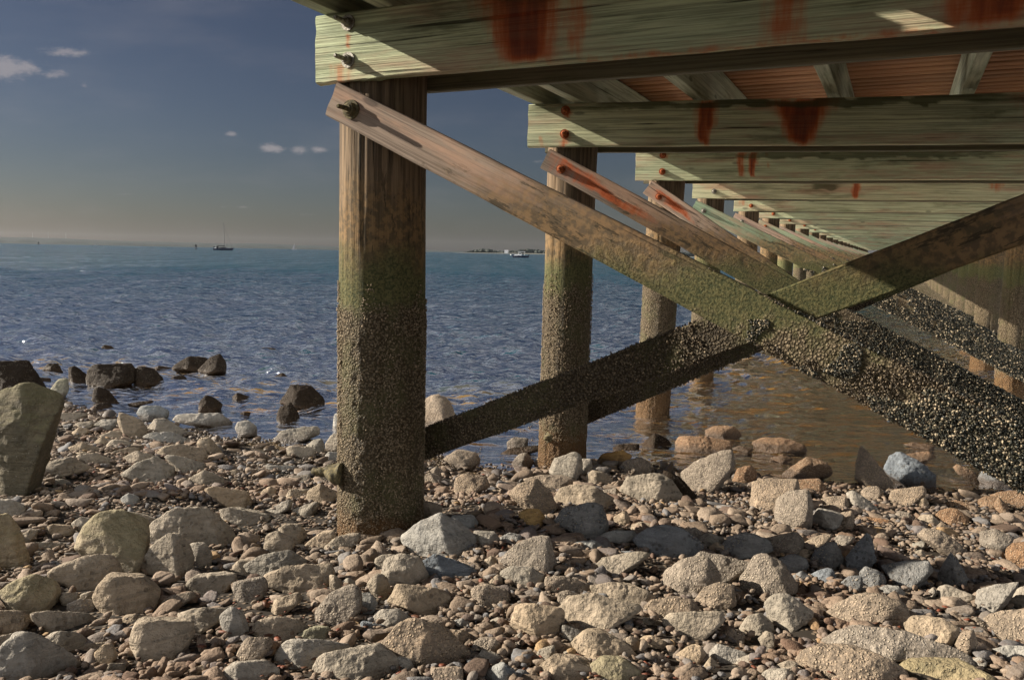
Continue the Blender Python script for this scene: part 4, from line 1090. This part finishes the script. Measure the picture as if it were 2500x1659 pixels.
def outline_rock(line, k):
    parts = line.split('|'); reg, p, mk, rest = parts[0].split(' ', 3)
    ox, oy, s = REG[reg]
    pts = np.array([[float(v) for v in q.split(',')] for q in rest.split()]); px = pts / s + [ox, oy]
    cx, cy = (px.min(0) + px.max(0)) / 2; wpx, hpx = px.max(0) - px.min(0)
    rng = np.random.default_rng(k + 100)
    P0 = ground_hit(cx, px[:, 1].max() - .06 * hpx)
    D0 = P0[1]; w = wpx / F_PX * D0; h = hpx / F_PX * D0
    half = float(np.clip(.42 * w, .30 * h, .62 * h + .03)) if w < 3.2 * h else .34 * w
    cdir = np.array([P0[0], P0[1], 0]); cdir /= np.linalg.norm(cdir)
    ctr_h = P0 + cdir * half * .62
    right = np.array([cdir[1], -cdir[0], 0]); upv = np.array([0, 0, 1.])
    Q = []
    for x, y in px:                                        # outline on an upright plane through the rock
        d = camray(x, y); t = ((ctr_h - [0, 0, CAM_Z]) @ cdir) / (d @ cdir); W = np.array([0, 0, CAM_Z]) + d * t
        Q.append(((W - ctr_h) @ right, W[2]))
    Q = np.array(Q)
    zmin = Q[:, 1].min(); zmax = Q[:, 1].max()
    bury = .10 * (zmax - zmin) + .015
    Q[:, 1] = np.where(Q[:, 1] < zmin + .15 * (zmax - zmin), Q[:, 1] - bury, Q[:, 1])
    S_ = sorted(map(tuple, Q))                              # convex outline
    def chain(ps):
        h_ = []
        for q in ps:
            while len(h_) > 1 and (h_[-1][0] - h_[-2][0]) * (q[1] - h_[-2][1]) - (h_[-1][1] - h_[-2][1]) * (q[0] - h_[-2][0]) <= 1e-7: h_.pop()
            h_.append(q)
        return h_[:-1]
    Q = np.array(chain(S_) + chain(S_[::-1]))
    c = (Q.min(0) + Q.max(0)) / 2
    c = .5 * c + .5 * Q.mean(0)
    area = sum(Q[i][0] * Q[(i + 1) % len(Q)][1] - Q[(i + 1) % len(Q)][0] * Q[i][1] for i in range(len(Q)))
    if area < 0: Q = Q[::-1]
    pl = []; ds = []
    F_ = -cdir
    for i in range(len(Q)):
        a, b = Q[i], Q[(i + 1) % len(Q)]; e = b - a
        if np.hypot(*e) < 1e-4: continue
        n2 = np.array([e[1], -e[0]]) / np.hypot(*e); d = (a - c) @ n2
        d = max(d, .06 * (w + h))
        n3 = right * n2[0] + upv * n2[1]
        th = rng.uniform(.45, .95) if n2[1] > .4 else rng.uniform(.1, .5)
        tb = rng.uniform(.1, .6)
        for sgn, tt in ((1, th), (-1, tb)):
            pl.append(n3 * math.cos(tt) + F_ * sgn * math.sin(tt)); ds.append(d * math.cos(tt) * 1.05)
    for _ in range(2 + (k % 2)):
        v = F_ + right * rng.uniform(-1.0, .08) + upv * rng.uniform(-.1, .8); pl.append(v); ds.append(half * rng.uniform(.8, 1.02))
    v = -F_ + right * rng.uniform(-.3, .3) + upv * rng.uniform(-.1, .4); pl.append(v); ds.append(half)
    ext = ((Q[:, 0].min() - c[0]) * 1.07, (Q[:, 0].max() - c[0]) * 1.07, Q[:, 1].min() - c[1], (Q[:, 1].max() - c[1]) * 1.12)
    big = max(wpx, hpx); sub = 6 if big > 200 else 5 if big > 95 else 4
    P, Fc = rock_shape(np.array(pl), np.array(ds), max(float(p), 8.) * 2.6, sub, k, max(w, h) * .5, right, ext)
    loc = ctr_h + right * c[0]; loc[2] = c[1]
    o = mesh_obj('rock', P, Fc, RM[mk]); o.location = loc
    lab = parts[1] if len(parts) > 1 else None; short = parts[2] if len(parts) > 2 else None
    asp = wpx / hpx
    shape = ('upright' if asp < .95 else 'squat' if asp < 1.6 else 'flattish' if asp < 2.5 else 'long flat')
    kind = 'rounded' if float(p) < 10 else 'angular'
    size = 'large' if w > .42 else 'medium-sized' if w > .2 else 'small' if w > .11 else 'very small'
    return dict(o=o, c=np.array([cx, cy]), lab=lab, short=short, desc=(size, kind, shape, TONE[mk]), zone='sea' if D0 > np.interp(P0[0], SHX, SHY) + .1 else 'beach', w=wpx, P=loc, r=w / 2)

rocks = [outline_rock(l, k) for k, l in enumerate(ROCKS.strip().split('\n'))]
marks = [r for r in rocks if r['short']] + [dict(c=np.array(c, float), short=s) for c, s in
         (((925, 1250), 'the foot of the nearest pile'), ((1370, 1080), 'the foot of the second pile'))]
used = {}
for r in rocks:
    if r['lab']: continue
    best = sorted(((np.hypot((r['c'][0] - m_['c'][0]) * .8, (r['c'][1] - m_['c'][1]) * 1.5), j) for j, m_ in enumerate(marks)))
    dd, j = best[0]; m_ = marks[j]; dx, dy = r['c'] - m_['c']
    if abs(dx) > abs(dy) * 1.6: rel = 'right of' if dx > 0 else 'left of'
    elif abs(dy) > abs(dx) * 1.6: rel = 'in front of' if dy > 0 else 'behind'
    else: rel = ('in front and ' if dy > 0 else 'behind and ') + ('right of' if dx > 0 else 'left of')
    size, kind, shape, tone = r['desc']
    used.setdefault((j, rel, r['desc']), []).append((dd, r))
    r['rel'] = (rel, m_['short'])
for key, lst in used.items():
    lst.sort(key=lambda q: q[0])
    for n, (dd, r) in enumerate(lst):
        size, kind, shape, tone = r['desc']; rel, ms = r['rel']
        pre = '' if len(lst) == 1 else ['nearest ', 'second nearest ', 'third nearest ', 'fourth nearest ', 'fifth nearest '][min(n, 4)]
        for words in ((size, kind, shape, tone), (size, shape, tone), (shape, tone), (tone,)):
            r['lab'] = pre + ' '.join(words) + f' stone {rel} {ms}'
            if len(r['lab'].split()) <= 15: break
seen = {}
for r in rocks: seen.setdefault(r['lab'], []).append(r)
for lab, lst in seen.items():
    if len(lst) > 1:
        lst.sort(key=lambda r: r['c'][0])
        for n, r in enumerate(lst): r['lab'] = lab.replace(' stone ', f' {["left-hand", "right-hand", "far right", "outer"][n]} stone ')
for r in rocks: tag(r['o'], r['lab'], 'rock', 'rocks scattered over the beach' if r['zone'] == 'beach' else 'rocks standing in the shallow sea')

# ---- pebbles and cobbles nobody could count
def pebble_mat():
    mt, nt, out = new_mat('pebbles')
    c = nt.attr('c'); pos = nt.new('ShaderNodeNewGeometry').outputs['Position']
    pz = nt.new('ShaderNodeSeparateXYZ'); nt.l.new(pos, pz.inputs[0])
    n = nt.noise(pos, 90, 4, .6); big = nt.noise(pos, 1.3, 4, .6)
    col = nt.mix(nt.map(c, 0, .5, 0, 1, False), (.33, .265, .205), (.19, .14, .10))
    col = nt.mix(nt.map(c, .5, .75), col, (.22, .20, .18))
    col = nt.mix(nt.map(c, .72, .82), col, (.16, .165, .175))
    col = nt.mix(nt.map(c, .86, .92), col, (.12, .08, .06))
    col = nt.mix(nt.map(c, .985, .99), col, (.40, .27, .14))
    col = nt.mix(nt.map(n, .4, .65, .4, 0), col, (.09, .07, .05))
    col = nt.mix(nt.map(big, .45, .65, 0, .35), col, (.18, .10, .06))
    wet = nt.map(nt.math('ADD', pz.outputs[2], nt.math('MULTIPLY', nt.math('SUBTRACT', big, .5), .12)), .15, .05)
    col = nt.mix(nt.math('MULTIPLY', wet, .72), col, (.06, .04, .022))
    principled(nt, out, col, nt.map(wet, 0, 1, .85, .35, False), nt.bump(n, .006), .35)
    return mt
PM = pebble_mat()
def stone_forms(n, sub, seed, p):
    rng = np.random.default_rng(seed); V0, F0 = ico(sub); out = []
    for _ in range(n):
        m_ = 11; pl = rng.normal(size=(m_, 3)); pl /= np.linalg.norm(pl, axis=1)[:, None]; pl = np.concatenate([pl, [[0, 0, 1.], [0, 0, -1.], [1, 0, 0], [-1, 0, 0], [0, 1, 0], [0, -1, 0]]])
        d = np.concatenate([rng.uniform(.6, .95, m_), [1, 1, 1, 1, 1, 1]])
        r = (((np.maximum(V0 @ pl.T, 0) / d) ** p).sum(1)) ** (-1 / p); out.append(V0 * r[:, None])
    return np.array(out), F0
def scatter(name, n, rmin, rmax, sub, seed, ymin, ymax, flat, powr=2.2, sink=.25, zoff=0., label=None, cat='pebbles', mat=None, clump=0.):
    rng = np.random.default_rng(seed)
    y = ymin + (ymax - ymin) * rng.random(n) ** 1.15; x = (rng.random(n) * 2 - 1) * (.72 * y + .5)
    yw = np.interp(x, SHX, SHY); k = y < yw + .35 * rng.random(n) - .05
    patch = fbm(np.stack([x * 1.4, y * 1.4, x * 0], 1), seed, 3); k &= rng.random(n) < .75 - clump + (.8 + 2 * clump) * patch
    x = x[k]; y = y[k]; n = len(x)
    r = rmin + (rmax - rmin) * rng.random(n) ** powr
    if sub > 1:                                             # stones do not lie inside or hard against the named rocks
        r = np.minimum(r, .008 + .0135 * y); k = np.ones(n, bool)
        for q in rocks:
            dx = x - q['P'][0] * .985; dy = y - q['P'][1] * .985
            k &= np.hypot(dx, dy) > (q['r'] * (.80 if sub == 3 else .5) + r * (.9 if sub == 3 else .3))
        x = x[k]; y = y[k]; r = r[k]; n = len(x)
    z = ground_z(x, y)
    forms, F0 = stone_forms(30, sub, seed, 14 if sub > 2 else 9); kk = forms.shape[1]; pick = rng.integers(0, 30, n)
    yaw = rng.random(n) * 6.283; sx = r * rng.uniform(.9, 1.5, n); sy = r * rng.uniform(.6, 1., n); sz = r * rng.uniform(flat[0], flat[1], n)
    vj = forms[pick] * (1 + .05 * rng.uniform(-1, 1, (n, kk, 1)))
    lx = vj[:, :, 0] * sx[:, None]; ly = vj[:, :, 1] * sy[:, None]; lz = vj[:, :, 2] * sz[:, None]
    tl = rng.normal(0, .22, (n, 1)); lz2 = lz + lx * np.sin(tl)
    cx = np.cos(yaw)[:, None]; sn = np.sin(yaw)[:, None]
    X_ = x[:, None] + lx * cx - ly * sn; Y_ = y[:, None] + lx * sn + ly * cx
    Z_ = (z + sz * (1 - sink) + zoff * rng.random(n))[:, None] + lz2
    Fq = (F0[None] + (np.arange(n) * kk)[:, None, None]).reshape(-1, 3)
    o = mesh_obj(name, np.stack([X_, Y_, Z_], -1).reshape(-1, 3), Fq, mat or PM, attrs={'c': np.repeat(rng.random(n), kk)})
    tag(o, label, cat, kind='stuff'); return o
scatter('cobbles', 9000, .022, .068, 3, 2, 1.9, 8.6, (.25, .6), 2.2, .3, .0, 'small stones lying between the larger rocks on the beach', 'stones')
scatter('pebbles', 36000, .006, .021, 2, 3, 1.9, 5.2, (.3, .75), 1.8, .2, .012, 'carpet of small brown and tan pebbles covering the near beach', 'pebbles')
scatter('pebbles', 24000, .010, .028, 1, 4, 4.4, 8.8, (.3, .75), 1.8, .2, .012, 'damp pebbles covering the beach down to the water', 'pebbles')

def weed_mat():
    mt, nt, out = new_mat('dry_seaweed')
    c = nt.attr('c')
    principled(nt, out, nt.mix(c, (.16, .045, .022), (.06, .035, .018)), .6, None, .4)
    return mt
scatter('seaweed', 9000, .006, .020, 1, 9, 1.9, 8.8, (.10, .22), 1.5, -.6, .02, 'reddish brown scraps of dried seaweed caught between the stones', 'seaweed', weed_mat(), .55)

# ------------------------------------------------------------------ far shore, woods, boats
def plain(name, col, rough=.7, spec=.3):
    mt, nt, out = new_mat(name)
    n = nt.noise(nt.new('ShaderNodeTexCoord').outputs['Object'], 3, 4, .6)
    principled(nt, out, nt.mix(nt.map(n, .3, .7, 0, .3), col, tuple(c * .6 for c in col)), rough, None, spec)
    return mt
M_HILL = plain('hill_woods', (.022, .032, .03)); M_SAND = plain('shore_sand', (.13, .13, .11)); M_WOODS = plain('shore_woods', (.016, .024, .02))
M_WHITE = plain('white_gelcoat', (.8, .8, .78), .35); M_NAVY = plain('navy_hull', (.012, .018, .04), .35); M_DARK = plain('dark_gear', (.03, .03, .035), .6)
M_RED = plain('red_paint', (.35, .05, .03), .5); M_ALU = plain('mast_metal', (.10, .10, .11), .5); M_GLASS = plain('cabin_glass', (.02, .03, .04), .1, .6)
M_SKIN = plain('skin', (.45, .28, .2)); M_STEEL = plain('tower_steel', (.3, .3, .32))

def ridge(name, dist, prof, depth, mat, seed, rough):
    """prof: (source px x, height in metres); a real landform with a foreshore, crest and back"""
    xs = np.arange(prof[0][0], prof[-1][0], 4.); hh = np.interp(xs, [p[0] for p in prof], [p[1] for p in prof])
    rows = []
    for f, hs in ((-.35, 0.), (-.25, .18), (-.1, .62), (0, 1.), (.3, .95), (1., .2), (1.3, -.1)):
        d = dist + depth * f; X = (xs - 1250) / F_PX * d
        n = fbm(np.stack([X / (dist * .02), np.full_like(X, f * 3 + seed), X * 0], 1), seed, 4)
        rows.append(np.stack([X, np.full_like(X, d), np.maximum(hh * hs * (1 + rough * n), -1) - (.5 if f < -.3 else 0)], 1))
    V = np.concatenate(rows); m_ = len(xs); idx = np.arange(len(V)).reshape(len(rows), m_)
    Fq = np.stack([idx[:-1, :-1].ravel(), idx[:-1, 1:].ravel(), idx[1:, 1:].ravel(), idx[1:, :-1].ravel()], 1)
    return mesh_obj(name, V, Fq, mat)
o = ridge('hills', 6500, [(-700, 75), (-200, 58), (0, 50), (150, 47), (330, 36), (480, 34), (560, 32), (620, 37), (700, 33), (830, 27), (960, 17), (1100, 9), (1200, 6), (1700, 0)], 900, M_HILL, 3, .05); tag(o, kind='structure')
o = ridge('hills', 4600, [(-700, 16), (0, 17), (60, 20), (120, 17), (300, 15), (420, 11), (600, 12), (720, 10), (830, 8), (980, 4), (1060, 0)], 400, M_HILL, 5, .35); tag(o, kind='structure')
o = ridge('headland', 2300, [(1100, 0), (1150, 1.6), (1250, 2.8), (1340, 3), (1500, 3.), (2400, 3), (2800, 2)], 150, M_SAND, 6, .1); tag(o, kind='structure')

rng = np.random.default_rng(12); n = 1500
xs = rng.uniform(1128, 2500, n); d = 2300 + rng.uniform(0, 120, n); edge = np.clip((xs - 1120) / 60, .25, 1)
hs = (rng.uniform(4, 8.5, n) * edge + 3 * np.sin(xs * .05) * edge)
V0, F0 = ico(2); X = (xs - 1250) / F_PX * d
vj = V0[None] * (1 + .3 * rng.uniform(-1, 1, (n, len(V0), 1)))
P = np.stack([X[:, None] + vj[:, :, 0] * (hs * .75)[:, None], d[:, None] + vj[:, :, 1] * (hs * .75)[:, None], (2 + hs * .5)[:, None] + vj[:, :, 2] * (hs * .62)[:, None]], -1)
o = mesh_obj('distant_woods', P.reshape(-1, 3), (F0[None] + (np.arange(n) * len(V0))[:, None, None]).reshape(-1, 3), M_WOODS)
tag(o, 'dark line of trees along the low headland on the horizon', 'woods', kind='stuff')

class MB:
    def __init__(s): s.V = []; s.F = []
    def box(s, x0, x1, y0, y1, z0, z1, tx=0.):
        b = len(s.V)
        for x in (x0, x1):
            for y in (y0, y1):
                for z in (z0, z1): s.V.append((x + (tx if z == z1 else 0) * (1 if x == x0 else -1), y, z))
        s.F += [tuple(b + i for i in q) for q in ((0, 1, 3, 2), (4, 6, 7, 5), (0, 4, 5, 1), (2, 3, 7, 6), (0, 2, 6, 4), (1, 5, 7, 3))]
    def tube(s, a, b_, r0, r1, k=8):
        a = Vector(a); b_ = Vector(b_); z = (b_ - a).normalized(); x = z.orthogonal().normalized(); y = z.cross(x); b = len(s.V)
        for p, r in ((a, r0), (b_, r1)):
            for j in range(k):
                t = 2 * math.pi * j / k; q = p + x * (r * math.cos(t)) + y * (r * math.sin(t)); s.V.append(tuple(q))
        for j in range(k): s.F.append((b + j, b + (j + 1) % k, b + k + (j + 1) % k, b + k + j))
        s.F.append(tuple(b + k + j for j in range(k))); s.F.append(tuple(b + k - 1 - j for j in range(k)))
    def build(s, name, mat, parent=None, smooth=False): return mesh_obj(name, np.array(s.V), s.F, mat, parent, smooth=smooth)
def hull(name, L, B, H, mat, parent, bow_up=.35, stern=.75):
    xs = np.linspace(0, 1, 22)
    def ring(i, u):
        w = B / 2 * (stern + (1 - stern) * min(1, u * 3)) * (1 - max(0, (u - .45) / .55) ** 2.2) + .03
        top = H * (1 + bow_up * max(0, u - .4) / .6); rake = .09 * L * u ** 3
        k = [(-1, 1), (-.96, .6), (-.7, .1), (0, -.25), (.7, .1), (.96, .6), (1, 1), (.9, 1.0), (0, 1.04), (-.9, 1.0)]
        return np.array([(u * L * .93 + (rake if b > .5 else rake * .3), a * w, (b if b > 0 else b * (1 - u)) * top) for a, b in k])
    V, fc = sweep(xs, ring); V[:, 0] -= L / 2
    return mesh_obj(name, V, fc, mat, parent, smooth=False)
def at(px, dist): return ((px - 1250) / F_PX * dist, dist, 0)

# sailing yacht at anchor, sails down
D1 = 500
t = empty('sailboat', at(545, D1)); tag(t, 'dark-hulled sailing yacht with bare mast lying off the beach', 'sailboat')
hull('hull', 11.6, 3.3, 1.05, M_NAVY, t)
q = MB(); q.box(-2.6, 2.0, -.95, .95, 1.0, 1.62, .35); q.box(-1.2, .3, -.7, .7, 1.6, 1.85, .2); q.build('cabin', M_DARK, t)
q = MB(); q.tube((.75, 0, 1.), (.35, 0, 16.2), .17, .12, 10); q.tube((.45, -1.1, 9.4), (.45, 1.1, 9.4), .03, .03); m_ = q.build('mast', M_ALU, t)
q = MB(); q.tube((.6, 0, 2.6), (-3.6, 0, 2.7), .22, .17, 10); q.build('boom', M_DARK, t)
q = MB(); q.tube((.37, 0, 15.4), (5.2, 0, 1.5), .035, .07, 6); q.build('forestay', M_ALU, t)
q = MB(); q.tube((.37, 0, 16.), (-5.2, 0, 1.2), .018, .018, 5)
q.build('backstay', M_ALU, t)
q = MB(); q.tube((-4.7, 0, 1.1), (-4.7, 0, 2.6), .05, .05); q.box(-5.1, -4.3, -.6, .6, 1.15, 1.6); q.box(-5.6, -5.2, -.5, .5, .5, .95); q.build('stern_gear', M_WHITE, t)
q = MB(); q.box(-6.0, -5.0, -.02, .02, 1.6, 2.2); q.build('flag', M_NAVY, t)
q = MB(); q.box(-3.6, -3.4, -1.1, 1.1, 1.0, 2.4); q.box(-4.4, -3.0, -1.1, 1.1, 2.15, 2.3); q.build('sprayhood', M_DARK, t)
# motor boat
D2 = 330
t = empty('motorboat', at(1266, D2)); t.rotation_euler.z = math.pi; tag(t, 'small white cabin motorboat under way near the second pile', 'motorboat')
hull('hull', 6.4, 2.3, .72, M_NAVY, t, .5, .95)
q = MB(); q.box(-.6, 2.6, -1.0, 1.0, .74, 1.15, .5); q.box(-.6, .9, -.85, .85, 1.1, 1.75, .3); q.build('cabin', M_WHITE, t)
q = MB(); q.box(-.45, .75, -.88, .88, 1.3, 1.6, .2); q.build('window', M_GLASS, t)
q = MB(); q.box(-1.9, 1.0, -.95, .95, 2.22, 2.34)
for x, y in ((-1.7, -.85), (-1.7, .85), (.6, -.8), (.6, .8)): q.tube((x, y, .7), (x, y, 2.25), .035, .035, 6)
q.build('hardtop', M_WHITE, t)
q = MB(); q.box(-3.6, -3.1, -.25, .25, .3, 1.25, .06); q.build('outboard_motor', M_DARK, t)
q = MB(); q.tube((-1.6, 0, 2.3), (-1.9, 0, 3.4), .02, .012, 5); q.build('aerial', M_RED, t)
# the skipper standing in the motor boat
def person(loc, rz, label):
    H = 1.0
    J = [(0, 0, .92), (0, 0, 1.2), (0, 0, 1.42), (0, 0, 1.53), (0, 0, 1.68), (.18, 0, 1.4), (.24, .06, 1.14), (.22, .22, 1.05), (-.18, 0, 1.4), (-.24, .06, 1.14), (-.2, .24, 1.08),
         (.1, 0, .86), (.11, .02, .47), (.11, 0, .05), (.11, .13, .03), (-.1, 0, .86), (-.11, .02, .47), (-.11, 0, .05), (-.11, .13, .03)]
    E_ = [(0, 1), (1, 2), (2, 3), (3, 4), (2, 5), (5, 6), (6, 7), (2, 8), (8, 9), (9, 10), (0, 11), (11, 12), (12, 13), (13, 14), (0, 15), (15, 16), (16, 17), (17, 18)]
    Rr = [.15, .15, .15, .06, .105, .06, .045, .035, .06, .045, .035, .09, .06, .045, .04, .09, .06, .045, .04]
    me = bpy.data.meshes.new('person'); me.from_pydata(J, E_, []); o = bpy.data.objects.new('person', me); C.objects.link(o)
    md = o.modifiers.new('skin', 'SKIN'); o.modifiers.new('sub', 'SUBSURF').levels = 1
    for v, r in zip(me.skin_vertices[0].data, Rr): v.radius = (r, r * .8)
    me.skin_vertices[0].data[0].use_root = True
    me.materials.append(M_DARK); o.location = loc; o.rotation_euler.z = rz; tag(o, label, 'person'); return o
ax, ay, _ = at(1266, D2)
person((ax + 1.0, ay - .3, .62), math.radians(90), 'person in dark clothing standing at the helm of the motorboat')
# channel markers, distant sail, mooring buoy
def marker(px, D, h, label, mat=M_DARK):
    t = empty('channel_marker', at(px, D)); tag(t, label, 'buoy')
    q = MB(); q.tube((0, 0, -.3), (0, 0, .55), 1.1, 1.0, 14); q.build('float', mat, t)
    q = MB()
    for a in range(4):
        ca, sa = math.cos(a * math.pi / 2 + .4), math.sin(a * math.pi / 2 + .4); q.tube((.85 * ca, .85 * sa, .5), (.45 * ca, .45 * sa, h * .8), .09, .07, 6)
    q.box(-.62, .62, -.62, .62, h * .45, h * .92, .1); q.build('tower', mat, t)
    q = MB(); q.tube((0, 0, h * .9), (0, 0, h), .2, .12, 8); q.build('lamp', M_DARK, t)
marker(478, 650, 3.7, 'dark channel marker left of the sailing yacht')
marker(96, 1100, 4.2, 'dark channel marker far out near the left edge')
t = empty('sailboat', at(717, 1500)); tag(t, 'tiny distant sailboat on the horizon left of the nearest pile', 'sailboat')
hull('hull', 9, 2.8, 1.0, M_STEEL, t); q = MB(); q.tube((.5, 0, 1), (.5, 0, 12), .15, .1, 6); q.build('mast', M_ALU, t)
q = MB(); b = [(.4, 0, 1.8), (-3.4, .3, 1.9), (.4, 0, 11.5), (.4, .06, 1.8), (-3.4, .36, 1.9), (.4, .06, 11.5)]; q.V = b; q.F = [(0, 1, 2), (5, 4, 3), (0, 3, 4, 1), (1, 4, 5, 2), (2, 5, 3, 0)]; q.build('sail', M_STEEL, t)
V0, F0 = ico(3); V1 = V0 * .55; V1[:, 2] += .25
o = mesh_obj('mooring_buoy', V1, F0, M_WHITE); o.location = at(1243, 700); tag(o, 'white round mooring buoy beyond the bow of the motorboat', 'buoy')
# houses among the trees, radio masts on the hills
t = empty('house', at(1232, 2285)[:2] + (2.6,)); tag(t, 'pale house among the trees on the headland', 'house')
q = MB(); q.box(-5, 5, -4, 4, -1, 4.6); q.build('wall', M_WHITE, t)
q = MB(); q.V = [(-5.5, -4.4, 4.6), (5.5, -4.4, 4.6), (5.5, 4.4, 4.6), (-5.5, 4.4, 4.6), (-5.5, 0, 7.6), (5.5, 0, 7.6)]; q.F = [(0, 1, 5, 4), (2, 3, 4, 5), (0, 4, 3), (1, 2, 5), (3, 2, 1, 0)]; q.build('roof', M_STEEL, t)
q = MB(); q.box(-3.6, -2.2, -4.06, -3.9, 1.2, 3); q.box(1.8, 3.2, -4.06, -3.9, 1.2, 3); q.build('window', M_GLASS, t)
for k, (px, h, lab) in enumerate(((82, 42, 'thin radio mast on the far hills, leftmost of three'), (120, 52, 'tallest thin radio mast on the far hills'), (163, 42, 'thin radio mast on the far hills, rightmost of three'))):
    q = MB(); q.tube((0, 0, 40), (0, 0, 48 + h), .9, .5, 6); q.tube((-2, 0, 40 + h * .8), (2, 0, 40 + h * .8), .4, .4, 5); o = q.build('radio_mast', M_STEEL); o.location = at(px, 6500); tag(o, lab, 'mast', 'radio masts on the far hills')

# ---- the air: one even haze over everything
q = MB(); q.box(-9600, 9600, -9600, 9620, -6, 125); mt, nt, out = new_mat('haze')
pv = nt.n.new('ShaderNodeVolumePrincipled'); pv.inputs['Color'].default_value = (.80, .87, 1, 1); pv.inputs['Density'].default_value = HAZE
pv.inputs['Anisotropy'].default_value = .2
nt.l.new(pv.outputs[0], out.inputs['Volume'])
o = q.build('haze', mt); tag(o, 'thin sea haze', 'haze', kind='stuff')
print('verts', sum(len(o.data.vertices) for o in bpy.data.objects if o.type == 'MESH'))
